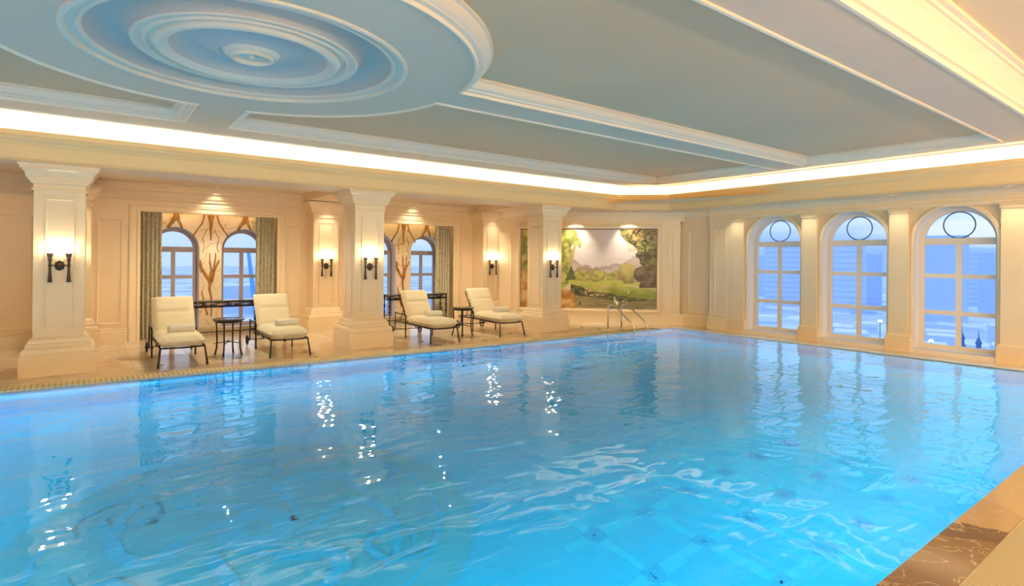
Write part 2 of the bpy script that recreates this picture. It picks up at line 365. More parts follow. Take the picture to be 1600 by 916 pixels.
# ------------------------------------------------------------------ floor, pool
struct('floor', slab([(XL, YN), (13.2, YN), (13.2, 8.8), (8.2, 13.8), (8.2, 14.0), (XL, 14.0)], [POOL], 0.12, m_flat(-0.12)), M['deck'], 'glossy beige stone pool deck running round the pool', 'floor')
b = MB(); D = 1.25
c = POOL
b.add([(x, y, -D) for x, y in c], [(0, 1, 2, 3)])
for i in range(4):
    p, q = c[i], c[(i + 1) % 4]; b.add([(*p, -D), (*q, -D), (*q, -0.03), (*p, -0.03)], [(0, 1, 2, 3)])
basin = tag(b.build('pool_basin', M['tile']), 'azure tiled basin of the swimming pool under the water', 'pool', kind='structure')
# mosaic medallion on the pool floor
MC = Vector((1.15, 4.95))
b = MB().lathe([(0.02, -D + .004), (1.75, -D + .004)], 72, MC.x, MC.y); b.build('mosaic_medallion', M['tile_green'], basin)
b = MB()
def ribbon(mb, pts, w, z):
    n = len(pts); k = []
    for i, p in enumerate(pts):
        d = (Vector(pts[min(i + 1, n - 1)]) - Vector(pts[max(i - 1, 0)])).normalized(); nn = Vector((-d.y, d.x)); ww = w * (1 - 0.75 * abs(2 * i / (n - 1) - 1) ** 2)
        k += [(*(Vector(p) + nn * ww), z), (*(Vector(p) - nn * ww), z)]
    mb.add(k, [(2 * i, 2 * i + 1, 2 * i + 3, 2 * i + 2) for i in range(n - 1)])
for k in range(6):
    a0 = k * pi / 3
    pts = []
    for i in range(40):
        t = i / 39; r = 0.25 + 1.0 * t; a = a0 + 1.1 * sin(t * pi); pts.append((MC.x + r * cos(a), MC.y + r * sin(a)))
    ribbon(b, pts, 0.07, -D + .006 + k * .0008)
    cc = MC + Vector((cos(a0 + .35), sin(a0 + .35))) * 1.15
    pts = [(cc.x + (0.11 + 0.24 * t / 39) * cos(a0 + t * .20), cc.y + (0.11 + 0.24 * t / 39) * sin(a0 + t * .20)) for t in range(40)]
    ribbon(b, pts, 0.035, -D + .0105 + k * .0008)
b.lathe([(0.10, -D + .006), (0.30, -D + .006)], 40, MC.x, MC.y)
b.lathe([(1.45, -D + .006), (1.50, -D + .006)], 72, MC.x, MC.y)
b.build('mosaic_scroll', M['tile_azure'], basin)
# small blue mosaic rosettes joined by paler bands
def prj(X, Y, Z):
    r = X * sin(YAW) - Y * cos(YAW); y = X * cos(YAW) + Y * sin(YAW); z = Z - H
    return 800 + F * (r * cos(ROLL) + z * sin(ROLL)) / y, CY - F * (z * cos(ROLL) - r * sin(ROLL)) / y
gx = [3.35 + .62 * i for i in range(6)]; gy = [2.05 + .62 * j for j in range(3)]
b = MB()
for x in gx: b.box(x - .05, x + .05, gy[0] - .6, gy[-1] + .6, -D + .001, -D + .003)
for y in gy: b.box(gx[0] - .3, gx[-1] + .3, y - .05, y + .05, -D + .001, -D + .003)
b.build('mosaic_band', M['tile_pale'], basin)
for x in gx[:7]:
    for y in gy[:3]:
        b = MB().lathe([(0.075, -D + .006), (0.095, -D + .006)], 24, x, y)
        for k in range(4):
            a = k * pi / 2 + pi / 4; b.lathe([(0.003, -D + .006), (0.032, -D + .006)], 10, x + .042 * cos(a), y + .042 * sin(a))
        b.build('mosaic_rosette', M['tile_dark'], basin)

me = bpy.data.meshes.new('pool_water'); me.from_pydata([(x, y, -0.012) for x, y in POOL], [], [(0, 1, 2, 3)])   # counter-clockwise: faces up
water = tag(link('pool_water', me, M['water']), 'clear rippling blue water filling the swimming pool', 'water', kind='stuff')

fl = bpy.data.objects['floor']
b = MB(); ye = lambda x: pool_y(x) + .262
b.add([(PXL, ye(PXL), .004), (11.4, ye(11.4), .004), (11.4, 9.98, .004), (PXL, 10.05, .004)], [(0, 1, 2, 3)])
for x_ in (-.29, 4.32, 8.87): b.add([(x_ - 1.0, 9.9, .0045), (x_ + 1.0, 9.9, .0045), (x_ + .62, 11.25, .0045), (x_ - .62, 11.25, .0045)], [(0, 1, 2, 3)])
b.build('border_inlay', M['deck_border'], fl)
for x_ in (-1.6, .95, 2.05, 3.15, 5.5, 6.65, 7.75, 10.0):
    for y_ in (9.75, 10.35, 12.3):
        MB().add([(x_ - .07, y_, .006), (x_, y_ - .07, .006), (x_ + .07, y_, .006), (x_, y_ + .07, .006)], [(0, 1, 2, 3)]).build('stone_inset', M['inset'], fl)
# overflow grates and coping
def strip(x0, ya0, x1, ya1, w, z0, z1):
    return MB().add([(x0, ya0, z0), (x1, ya1, z0), (x1, ya1 + w, z0), (x0, ya0 + w, z0), (x0, ya0, z1), (x1, ya1, z1), (x1, ya1 + w, z1), (x0, ya0 + w, z1)],
                    [(0, 3, 2, 1), (4, 5, 6, 7), (0, 1, 5, 4), (2, 3, 7, 6), (1, 2, 6, 5), (3, 0, 4, 7)])
tag(strip(PXL, pool_y(PXL), 11.4, pool_y(11.4), .26, 0.0, 0.008).build('overflow_grate', M['grate']), 'ribbed yellow overflow grate along the colonnade side of the pool', 'drain grate')
tag(MB().box(PXL, 12.3, 0.20, 0.955, 0.0, 0.010).build('overflow_grate', M['grate2']), 'finely slatted beige overflow grate in the near right corner', 'drain grate')
tag(MB().box(PXL, 12.3, 0.965, PYN, 0.0, 0.010).build('pool_coping', M['brown_marble']), 'glossy veined brown marble coping along the near edge of the pool', 'coping')
b = MB().box(PX1, PX1 + .09, PYN, pool_y(PX1), 0.0, 0.008)
tag(b.build('pool_coping', M['deck_pale']), 'pale stone lip between the pool and the window wall', 'coping')

# ------------------------------------------------------------------ back wall with two alcoves
ALC = [(2.2, 0.88, 3.48), (6.82, 5.52, 8.12)]
ZA = 2.59
holes = [rect(a, b_, -0.02, ZA) for _, a, b_ in ALC]
outer = [(XL, -0.02)] + []
# opening reaches the floor, so cut it from the outline
out = [(XL, 0.0)]
for _, a, b_ in ALC: out += [(a, 0.0), (a, ZA), (b_, ZA), (b_, 0.0)]
out += [(8.6, 0.0), (8.6, 3.3), (XL, 3.3)]
wl = struct('wall_back', slab(out, [], 0.16, m_wallY(WY)), M['wall'], 'cream panelled back wall behind the colonnade with two curtained alcoves', 'wall')
b = MB()
for x0, x1 in ((-4.6, -3.6), (-3.3, -2.1), (-1.9, -0.75), (0.18, 0.58), (3.72, 3.98), (4.9, 5.24), (8.36, 8.52)):
    panel_mb(b, x0, x1, 0.36, 2.42)
b.xf(Matrix.Translation((0, WY, 0))).build('panel_moulding', M['trim'], wl)
b = MB()
for _, a, c_ in ALC:   # casing round each alcove
    prof = [(0.0, 0.0), (0.0, -.03), (.05, -.035), (.07, -.02), (.14, -.02), (.16, -.035), (.19, -.03), (.2, 0)]
    k = []
    for (x, z), (sx, sz) in zip([(a, 0), (a, ZA), (c_, ZA), (c_, 0)], [(-1, 0), (-1, .65), (1, .65), (1, 0)]):
        for o, y in prof: k.append((x + sx * o, WY + y, z + sz * o))
    n = len(prof); fs = [(i * n + j, i * n + j + 1, (i + 1) * n + j + 1, (i + 1) * n + j) for i in range(3) for j in range(n - 1)]
    b.add(k, fs)
b.build('alcove_casing', M['trim'], wl)
BASE = [(0, 0), (0.035, 0), (0.035, .22), (.025, .24), (.03, .26), (.012, .28), (0, .285)]
FRZ = [(0, 2.735), (.02, 2.735), (.02, 2.76), (.012, 2.765), (.012, 2.80), (.05, 2.83), (.05, 2.86), (.09, 2.90), (.13, 2.98), (.17, 3.0), (.17, 3.05), (.24, 3.10), (.24, 3.15)]
b = MB()
def segs_base(mb, segs, y):
    for x0, x1 in segs: mb.sweep(BASE, [(x1, y), (x0, y)])       # travel -X => left normal is -Y
segs_base(b, [(XL, .68), (3.68, 5.32), (8.32, 8.5)], WY)
tag(b.build('baseboard_back', M['trim']), 'tall cream baseboard along the back wall between the alcoves', 'baseboard', kind='structure')
# frieze: back wall, chamfer, right wall up to the step
pA = (CX1 + .03, 8.4); cornB = (S0 - WY, WY); cornC = (CX1 + .03, S0 - CX1 - .03)
b = MB().sweep([(-o if False else o, z) for o, z in FRZ], [pA, cornC, cornB, (XL, WY)])
tag(b.build('trim_1', M['trim']), 'stepped cream frieze moulding at the top of the back and corner walls', 'trim', kind='structure')

# alcove interiors
def branches(cx):
    mb = MB(); y = 13.915
    def br(pts, w0, w1):
        P = []; n = len(pts); 
        for i in range(n - 1):
            for k in range(6):
                t = k / 6; p = Vector((pts[i][0], y, pts[i][1])).lerp(Vector((pts[i + 1][0], y, pts[i + 1][1])), t)
                p.x += 0.008 * noise.noise(Vector((p.x * 9, p.z * 9, cx))); P.append(p)
        P.append(Vector((pts[-1][0], y, pts[-1][1])))
        rr = [w0 + (w1 - w0) * i / (len(P) - 1) + .006 * abs(noise.noise(Vector((i * .9, cx, 3)))) for i in range(len(P))]
        mb.tube([(p.x, p.y, p.z) for p in P], rr, 8, flat=(1, .18, 1))
    c = cx
    # central tree growing upward
    br([(c + .02, .38), (c + .03, .75), (c - .02, 1.0), (c, 1.2), (c + .02, 1.35)], .009, .036)
    br([(c - .05, .42), (c - .12, .7), (c - .17, .95)], .018, .008)
    br([(c + .02, 1.12), (c - .10, 1.28), (c - .17, 1.45), (c - .2, 1.62)], .036, .014)
    br([(c + .02, 1.15), (c + .05, 1.35), (c + .12, 1.5), (c + .17, 1.62)], .034, .012)
    br([(c + .04, 1.3), (c + .09, 1.6), (c + .10, 1.78)], .018, .010)
    br([(c + .03, 1.3), (c - .01, 1.55), (c - .02, 1.78)], .018, .010)
    br([(c - .17, 1.35), (c - .21, 1.5), (c - .21, 1.6)], .02, .01)
    # roots and boughs descending from the head
    br([(c, 2.62), (c, 2.4), (c, 2.05)], .05, .012)
    br([(c - .04, 2.62), (c - .02, 2.45)], .03, .015); br([(c + .05, 2.62), (c + .03, 2.48)], .03, .012)
    for s in (-1, 1):
        br([(c + s * .12, 2.62), (c + s * .17, 2.42), (c + s * .28, 2.25), (c + s * .36, 2.12)], .016, .012)
        br([(c + s * .07, 2.3), (c + s * .16, 2.1), (c + s * .12, 1.9), (c + s * .16, 1.78)], .006, .005)
        w = c + s * .68
        br([(w + .03, 2.64), (w + .0, 2.52), (w - .07, 2.40), (w - .14, 2.29)], .05, .022)
        br([(w + .03, 2.60), (w + .07, 2.45), (w + .13, 2.30)], .04, .018)
        w = c + s * 1.06
        br([(w, 2.64), (w + .03 * s, 2.5), (w - .05 * s, 2.36), (w - .09 * s, 2.2)], .045, .03)
    return mb
def window_unit(name, label, cx, hw, z0, zs, fw, bars, fmat, ring=False, dep=0.07):
    """arched window frame in local XZ, centred on y=0; returns root"""
    root = empty(name, (0, 0, 0), label, 'window'); root['kind'] = 'structure'
    me = slab(archpoly(0, hw, z0, zs), [archpoly(0, hw - fw, z0 + fw, zs)], dep, Matrix(((1, 0, 0, 0), (0, 0, 1, -dep / 2), (0, 1, 0, 0), (0, 0, 0, 1))))
    link('window_frame', me, fmat, root)
    b = MB()
    b.box(-fw * .52, fw * .52, -dep * .38, dep * .38, z0 + fw, zs)
    b.box(-hw + fw * .9, hw - fw * .9, -dep * .46, dep * .46, zs - fw * .95, zs + fw * .6)
    for z in bars: b.box(-hw + fw, hw - fw, -dep * .42, dep * .42, z - fw * .5, z + fw * .5)
    b.build('glazing_bar', fmat, root)
    g = archpoly(0, hw - fw * .8, z0 + fw * .8, zs)
    link('pane', slab(g, [], 0.0, Matrix(((1, 0, 0, 0), (0, 0, 1, 0), (0, 1, 0, 0), (0, 0, 0, 1)))), M['glass'], root)
    if ring:
        rr = (hw - fw * 1.6) * .5 - .003; zc = zs + fw * .6 + rr
        b = MB(); b.tube([(rr * cos(2 * pi * i / 40), -.01, zc + rr * sin(2 * pi * i / 40)) for i in range(41)], .011, 8, cap=False)
        b.build('arch_ring', M['darkmetal'], root, smooth=True)
    return root
wn = 0
SIDE = {1: 'left arched window in the first curtained alcove', 2: 'right arched window in the first curtained alcove', 3: 'left arched window of the far alcove, mostly behind the middle column', 4: 'right arched window in the far curtained alcove'}
alcs = []
for ai, (cx, xa, xb) in enumerate(ALC):
    me = slab([(xa - .12, 0), (xb + .12, 0), (xb + .12, 2.95), (xa - .12, 2.95)], [archpoly(cx - .68, .46, .12, 1.86), archpoly(cx + .68, .46, .12, 1.86)], 0.45, m_wallY(13.93))
    wa = struct('wall_alcove', me, M['marble'], ['honey marble wall with gilded branches in the first alcove', 'honey marble wall with gilded branches in the far alcove'][ai], 'wall')
    branches(cx).build('gilded_branches', M['gold'], wa, smooth=True)
    b = MB().box(xa - .12, xa - .02, 13.66, 13.93, 0, 2.95).box(xb + .02, xb + .12, 13.66, 13.93, 0, 2.95).box(xa - .12, xb + .12, 13.66, 14.38, 2.85, 2.95)
    b.build('alcove_side', M['wall'], wa)
    # pale reveals lining the openings
    b = MB()
    for s in (-.68, .68):
        ring_ = archpoly(cx + s, .455, .125, 1.86); n = len(ring_)
        k = [(x, y, z) for y in (13.925, 14.36) for x, z in ring_]
        b.add(k, [(i, (i + 1) % n, n + (i + 1) % n, n + i) for i in range(n)])
    b.build('window_reveal', M['reveal'], wa)
    for s in (-.68, .68):
        wn += 1
        r = window_unit('window_%d' % wn, SIDE[wn], 0, .45, .13, 1.86, .075, (1.25, .66), M['frame_p'])
        r.location = (cx + s, 14.22, 0)
    # concealed strip behind the alcove head
    o = MB().box(xa + .02, xb - .02, 13.82, 13.86, 2.74, 2.76).build('led_strip', M['led']); tag(o, ['concealed warm light strip above the first alcove opening', 'concealed warm light strip above the far alcove opening'][ai], 'light strip')

# curtains
def curtain(x0, x1, y, z0, z1, folds, name='curtain'):
    n = folds * 10; front = []; back = []
    for i in range(n + 1):
        t = i / n; x = x0 + (x1 - x0) * t; yy = y + 0.05 * sin(t * folds * 2 * pi) + .008 * sin(t * folds * 5.1 + 1)
        front.append((x, yy)); back.append((x, yy + .012))
    ring = front + back[::-1]; m_ = len(ring); k = []; L = 8
    for j in range(L + 1):
        z = z0 + (z1 - z0) * j / L
        for i, (x, yy) in enumerate(ring): k.append((x + .004 * sin(j * 1.3 + i * .2), yy, z))
    fs = [(j * m_ + i, j * m_ + (i + 1) % m_, (j + 1) * m_ + (i + 1) % m_, (j + 1) * m_ + i) for j in range(L) for i in range(m_)]
    return MB().add(k, fs)
for (x0, x1, lab) in ((.885, 1.27, 'grey-green patterned curtain hanging left of the first alcove, behind the nearest lounger'), (3.08, 3.475, 'grey-green patterned curtain hanging right of the first alcove, beside the second pilaster'),
                      (5.53, 5.9, 'grey-green patterned curtain at the left of the far alcove, behind the middle column'), (7.70, 8.11, 'grey-green patterned curtain hanging right of the far alcove')):
    ct = empty('curtain', ((x0 + x1) / 2, 13.72, 0), lab, 'curtain', 'alcove curtains')
    w = x1 - x0
    curtain(-w / 2, w / 2, 0, 0.015, 2.72, 5).build('drape', M['curtain'], ct, smooth=True)
    MB().tube([(-w / 2, 0, 2.735), (w / 2, 0, 2.735)], .012).build('curtain_rod', M['bronze'], ct)

# ------------------------------------------------------------------ corner (chamfer) wall with the mural
me = slab(rect(-3.65, 2.30, 0, 3.3), [], 0.2, m_diag())
wc = struct('wall_corner', me, M['wall'], 'cream corner wall set at an angle that carries the landscape mural', 'wall')
b = MB(); panel_mb(b, -2.6, -2.2, .36, 2.42); panel_mb(b, 1.98, 2.12, .36, 2.42, .025)
b.xf(M_DIAG).build('panel_moulding', M['trim'], wc)
b = MB().sweep(BASE, [cornC, cornB]); tag(b.build('baseboard_corner', M['trim']), 'tall cream baseboard under the landscape mural', 'baseboard', kind='structure')

def paint(u, v):
    """landscape painting: u right 0..1, v up 0..1"""
    u = (u - .29) / .71
    def N(x, y, s=0, o=4): return noise.fractal(Vector((x, y, s)), 0.9, 2.1, o)
    def mix(a, c, t): t = max(0, min(1, t)); return tuple(p + (q - p) * t for p, q in zip(a, c))
    def ss(a, c, t): t = max(0, min(1, (t - a) / (c - a))); return t * t * (3 - 2 * t)
    w = N(u * 5, v * 5, 1)
    col = mix((.80, .70, .62), (.60, .52, .50), v)                      # sky
    col = mix(col, (.72, .64, .60), .6 * ss(.0, .5, N(u * 3, v * 5, 9) + .2))
    h1 = (.62 - .5 * (u - .12) if u < .38 else .49 + .34 * (u - .38)) + .05 * N(u * 7, 0, 3)
    if v < h1: col = mix((.60, .47, .42), (.40, .30, .29), ss(h1 - .12, h1, v) + .9 * N(u * 9 + v * 7, v * 12, 2))
    h2 = .47 + .05 * sin(u * 9 - 1) + .04 * N(u * 11, 1, 4)
    if v < h2: col = mix((.34, .27, .16), (.52, .42, .24), .5 + w)
    hedge = .39 + .05 * abs(sin(u * 19)) + .03 * N(u * 25, 2, 5)
    if u > .14 and u < .62 and v < hedge + .04: col = mix((.24, .24, .05), (.50, .44, .12), .4 + 1.3 * N(u * 22, v * 22, 6) + 3 * (v - .36))
    if v < .345 + .015 * sin(u * 14): 
        col = mix((.20, .24, .03), (.48, .50, .09), ss(.16, .34, v) + .5 * N(u * 8, v * 22, 7))
        if u > .68: col = mix(col, (.62, .52, .28), ss(.02, 0, abs(v - (.30 - .12 * (u - .68)))) * .9)
    bank = .24 - .10 * ss(.15, .35, u) + .02 * N(u * 14, 3, 8) + .04 * sin(u * 5)
    if v < bank + .03 and u > .12: col = mix((.03, .04, .012), (.14, .15, .045), .4 + 1.5 * N(u * 18, v * 26, 10))
    fl = N(u * 38, v * 38, 14)
    if .27 < u < .5 and .16 < v < .28 and fl > .18: col = mix(col, (.68, .42, .25), .8)
    if v < .125 + .03 * sin(u * 6 + .5) : col = mix((.17, .14, .06), (.34, .28, .13), .5 + .9 * N(u * 6, v * 40, 11) + (.3 - u) * .6)
    # round tree
    d = ((u - .70) / .095) ** 2 + ((v - .45) / .135) ** 2 + .5 * N(u * 16, v * 16, 12)
    if d < 1: col = mix((.52, .44, .14), (.24, .17, .04), ss(.0, 1, d * .5 + (0.52 - v) * 3))
    # left foliage
    d = u - .12 - .06 * N(u * 7, v * 7, 13) - .06 * (v - .5)
    if d < 0 and v > .30: col = mix((.20, .21, .03), (.58, .52, .15), .45 + 1.5 * N(u * 15, v * 11, 14))
    # palm
    for i in range(9):
        a = -0.5 + i * .5; px, py = .165, .84
        for t in (0.3, .6, .9):
            qx = px + .062 * t * cos(a); qy = py + .075 * t * sin(a) - .03 * t * t
            if abs(u - qx) < .014 and abs(v - qy) < .022: col = mix((.14, .17, .03), (.50, .50, .16), .5 + w)
    if .45 < v < .84 and abs(u - (.165 - .07 * ((.84 - v) / .4) ** 1.3)) < .010 + .012 * (.84 - v): col = (.42, .36, .14)
    # conifer
    if .36 < v < .53 and abs(u - .125) < .048 * (.545 - v) / .17 * (.8 + .4 * abs(sin(v * 90))): col = mix((.03, .06, .03), (.12, .16, .06), .5 + w)
    # pale slope, rock
    if .18 < v < .34 and u < .12 and v < .20 + u * 1.1 + .03 * w and v > .12 + u * .9: col = (.66, .58, .44)
    if u < .165 + .02 * w and v < .27 - u * .5 + .05 * w: col = mix((.40, .18, .03), (.72, .48, .20), .5 + 1.3 * N(u * 12, v * 10, 16))
    # right dark trees
    edge = .80 + .07 * N(v * 6, u * 3, 17) - .18 * ss(.72, 1.0, v) + .07 * ss(.75, .5, v) - .03 * ss(.45, .3, v)
    if u > edge and v > .27: col = mix((.03, .022, .008), (.18, .16, .04), .25 + 1.4 * N(u * 13, v * 13, 18) * (1 if v > .55 else .6) + .25 * ss(.75, 1, v))
    if u > .70 and v > .72 and N(u * 28, v * 28, 19) > .12: col = mix(col, (.36, .34, .08), .8)
    if u > .72 and v > .86 and N(u * 40, v * 40, 20) > .3: col = (.55, .22, .14)
    if ((u - .88) / .10) ** 2 + ((v - .43) / .14) ** 2 < 1 + w: col = mix((.045, .035, .02), (.16, .11, .06), .5 + N(u * 9, v * 9, 21) + .5 * ss(.03, 0, abs(((u - .88) ** 2 * 1.6 + (v - .43) ** 2) ** .5 - .09)))
    # white blossoms and a bird by the water
    for (a, c_, r) in ((.58, .10, .018), (.60, .075, .024), (.575, .135, .010), (.665, .10, .012), (.70, .085, .010), (.715, .205, .010)):
        if ((u - a) ** 2 * 2.9 + (v - c_) ** 2) ** .5 < r * (1 + .8 * N(u * 60, v * 60, 22)): col = (.88, .82, .68)
    if ((u - .22) ** 2 * 2.9 + (v - .06) ** 2) ** .5 < .022: col = (.10, .07, .03)
    return col
mur = empty('landscape_mural', (0, 0, 0), 'large framed landscape mural with palm, lawn and hills on the corner wall', 'mural')
mur.matrix_world = M_DIAG
nu, nv = 230, 136; x0, x1, z0, z1 = -1.95, 1.70, .385, 2.535
me = bpy.data.meshes.new('painting')
vs = [(x0 + (x1 - x0) * i / nu, -.02, z0 + (z1 - z0) * j / nv) for j in range(nv + 1) for i in range(nu + 1)]
fs = [(j * (nu + 1) + i, j * (nu + 1) + i + 1, (j + 1) * (nu + 1) + i + 1, (j + 1) * (nu + 1) + i) for j in range(nv) for i in range(nu)]
me.from_pydata(vs, [], fs)
ca = me.color_attributes.new('paint', 'FLOAT_COLOR', 'POINT')
for j in range(nv + 1):
    for i in range(nu + 1): ca.data[j * (nu + 1) + i].color = (*[max(0, min(1, q)) for q in paint(i / nu, j / nv)], 1)
pm = mat('mural_paint', (1, 1, 1), 0.35); n, l = nt(pm); at = n.new('ShaderNodeAttribute'); at.attribute_name = 'paint'; l.new(at.outputs['Color'], n['Principled BSDF'].inputs['Base Color'])
link('painting', me, pm, mur)
b = MB(); fpr = [(0, .0), (0, -.03), (.02, -.035), (.03, -.06), (.07, -.06), (.09, -.04), (.11, -.03), (.11, 0)]
k = []
for (x, z), (sx, sz) in zip([(x0, z0), (x1, z0), (x1, z1), (x0, z1)], [(-1, -1), (1, -1), (1, 1), (-1, 1)]):
    for o, y in fpr: k.append((x + sx * o, y, z + sz * o))
n_ = len(fpr); b.add(k, [(i * n_ + j, i * n_ + j + 1, ((i + 1) % 4) * n_ + j + 1, ((i + 1) % 4) * n_ + j) for i in range(4) for j in range(n_ - 1)])
b.build('mural_frame', M['trim'], mur)
b = MB(); b.box(x0, x1, -.03, -.019, z1 - .02, z1); b.box(x0, x0 + .015, -.03, -.019, z0, z1); b.box(x1 - .015, x1, -.03, -.019, z0, z1)
b.build('inner_border', mat('dark_border', (.10, .05, .03), .5), mur)

# ------------------------------------------------------------------ right wall with arched windows
WC = [6.795, 5.105, 3.415, 1.725, 0.035]           # window centres along Y
PC = [7.64, 5.95, 4.26, 2.57, 0.88, -0.81]         # pilaster centres
HW, ZS = .62, 2.115
holes = [archpoly(c_, HW, .075, ZS) for c_ in WC]
me = slab(rect(YN, 8.4, 0, 3.3), holes, .34, m_wallX(CX1))
wr = struct('wall_right', me, M['wall'], 'cream wall pierced by a row of tall arched windows beside the pool', 'wall')
me2 = slab(rect(8.4, 9.6, 0, 3.3), [], .2, m_wallX(CX1 + .03)); wr2 = struct('wall_right', me2, M['wall'], 'plain cream panelled wall between the mural corner and the first pool window', 'wall')
b = MB(); panel_mb(b, -9.1, -8.5, .36, 2.46, .03); b.xf(M_RIGHT(CX1 + .03, 0)).build('panel_moulding', M['trim'], wr2)
b = MB(); panel_mb(b, -8.25, -7.95, .36, 2.5, .02); b.xf(M_RIGHT(12.512, 0)).build('panel_moulding', M['trim'], wr)
b = MB().box(12.512, CX1 + .05, 7.80, 8.40, 0, 2.745)
b.box(12.50, CX1 + .05, YN, 8.40, 2.745, 3.3)
b.sweep([(0, 2.72), (.0, 2.74), (.02, 2.75), (.02, 2.79), (.0, 2.80), (0, 2.88), (.03, 2.91), (.06, 2.97)], [(12.49, YN), (12.49, 8.4)])
b.build('window_beam', M['wall'], wr)
b = MB()
for c_ in WC:    # archivolts round the openings
    pr = [(HW, 0), (HW, -.045), (HW + .04, -.05), (HW + .07, -.03), (HW + .08, 0)]
    k = []; path = [(-1, .0, 0)]
    pts = [('L', 0.075)] ; ring_ = []
    seg = 28
    ring_.append((-1, 0, .075)); 
    for i in range(seg + 1): a = pi - pi * i / seg; ring_.append((cos(a), sin(a), ZS))
    ring_.append((1, 0, .075))
    for cxx, sz, zb in ring_:
        for o, x in pr: k.append((CX1 + x, c_ + cxx * o, zb + sz * o))
    n_ = len(pr); b.add(k, [(i * n_ + j, i * n_ + j + 1, (i + 1) * n_ + j + 1, (i + 1) * n_ + j) for i in range(len(ring_) - 1) for j in range(n_ - 1)])
b.build('archivolt', M['trim'], wr, auto=.6)
b = MB()
for c_ in WC:
    ring_ = archpoly(c_, HW - .004, .08, ZS); n_ = len(ring_); k = [(x, y, z) for x in (CX1 + .01, 12.95) for y, z in ring_]
    b.add(k, [(i, (i + 1) % n_, n_ + (i + 1) % n_, n_ + i) for i in range(n_)])
b.build('window_reveal', M['reveal'], wr, auto=.6)
WL = ['farthest of the three big arched pool windows, nearest the mural', 'middle one of the three big arched pool windows', 'nearest big arched pool window, with spired towers seen through it', 'arched pool window past the right edge of the view, next to the nearest one', 'arched pool window beside the camera, outside the view']
for i, c_ in enumerate(WC):
    wn += 1
    r = window_unit('window_%d' % wn, WL[i], 0, HW - .005, .08, ZS, .08, (1.455, .765), M['frame_w'], ring=True)
    r.location = (12.90, c_, 0); r.rotation_euler = (0, 0, -pi / 2)
    b = MB().box(-HW - .02, HW + .02, -.42, -.04, .0, .075); b.build('window_sill', M['sill'], r)
def pil_prof(zt, w):
    return [(w + .045, 0), (w + .045, .27), (w + .03, .275), (w + .035, .29), (w + .012, .31), (w, .33), (w, zt - .10), (w + .02, zt - .095), (w + .025, zt - .075), (w + .01, zt - .07), (w + .01, zt - .04), (w + .03, zt - .03), (w + .03, zt)]
PN = ['flat cream pilaster beside the farthest pool window, toward the mural', 'flat cream pilaster between the farthest and middle pool windows', 'flat cream pilaster between the middle and nearest pool windows', 'flat cream pilaster at the right edge of the view after the nearest window', 'flat cream pilaster on the window wall just outside the view', 'flat cream pilaster on the window wall beside the camera']
for i, c_ in enumerate(PC):
    r = empty('pilaster', (12.50, c_, 0), PN[i], 'pilaster', 'window wall pilasters')
    MB().sqlathe(pil_prof(2.74, .165), 0.0, -.165, 0, yb=.118).xf(Matrix.Translation((.0, 0, 0)) @ Matrix.Rotation(-pi / 2, 4, 'Z')).build('shaft', M['column'], r)
b = MB().sweep(BASE, [(12.5, 7.84), (12.5, 8.4), (12.53, 8.4) ]); b.sweep(BASE, [(CX1 + .03, 8.4), cornC])
tag(b.build('baseboard_right', M['trim']), 'tall cream baseboard between the mural corner and the first pool window', 'baseboard', kind='structure')

# closing walls behind the camera
struct('wall_near', slab(rect(XL, 13.0, 0, 4.0), [], .2, Matrix(((1, 0, 0, 0), (0, 0, -1, YN), (0, 1, 0, 0), (0, 0, 0, 1)))), M['wall'], 'cream wall behind the camera', 'wall')
struct('wall_left', slab(rect(YN, 14.0, 0, 4.0), [], .2, Matrix(((0, 0, -1, XL), (1, 0, 0, 0), (0, 1, 0, 0), (0, 0, 0, 1)))), M['wall'], 'cream end wall left of the view', 'wall')

# ------------------------------------------------------------------ columns and pilasters of the colonnade
CP = [(.435, 0), (.435, .28), (.43, .29), (.415, .29), (.42, .33), (.41, .37), (.395, .385), (.37, .40), (.37, .43), (.36, .45), (.345, .46), (.34, .50), (.32, .52), (.29, .54),
      (.29, 2.60), (.315, 2.61), (.315, 2.635), (.295, 2.64), (.295, 2.70), (.325, 2.715), (.325, 2.735), (.345, 2.745), (.35, 2.77), (.375, 2.785), (.375, 2.80), (.385, 2.84), (.41, 2.88), (.435, 2.90), (.44, 2.93), (.455, 2.94), (.455, 2.972)]
COLS = [(-.29, 10.66, 'nearest square cream column at the left, with a two-torch wall light'), (4.32, 10.535, 'square cream column in the middle between the two alcoves'), (8.87, 10.49, 'farthest square cream column, standing before the mural')]
def column(x, y, lab, grp, front=-.29, depth=None, name='column'):
    r = empty(name, (x, y, 0), lab, 'column' if name == 'column' else 'pilaster', grp)
    i0 = 14; sh = CP[13:16]
    MB().sqlathe(CP[:14], yb=depth).build('base', M['column'], r)
    MB().sqlathe([(.29, .54), (.29, 2.60)], yb=depth).build('shaft', M['column'], r)
    MB().sqlathe(CP[14:], yb=depth).build('capital', M['column'], r)
    for k, rz in enumerate((0, pi / 2, -pi / 2)):
        if depth and k: continue
        b = MB(); panel_mb(b, -.165, .165, .62, 2.50, .03, .014)
        b.xf(Matrix.Rotation(rz, 4, 'Z') @ Matrix.Translation((0, -.29, 0))).build('panel_moulding', M['column'], r)
    return r
for x, y, lab in COLS: column(x, y, lab, 'square columns of the colonnade')
column(-4.9, 10.75, 'square cream column outside the left edge of the view', 'square columns of the colonnade')
PILS = [(-.2, 13.34, 'cream pilaster on the back wall, mostly hidden behind the nearest column'), (4.45, 13.36, 'cream pilaster on the back wall right of the first alcove, left of the middle column'), (8.90, 13.04, 'cream pilaster where the back wall meets the mural wall')]
for x, y, lab in PILS: column(x, y, lab, 'back wall pilasters', depth=min(13.50 - y - .001, .30), name='pilaster')

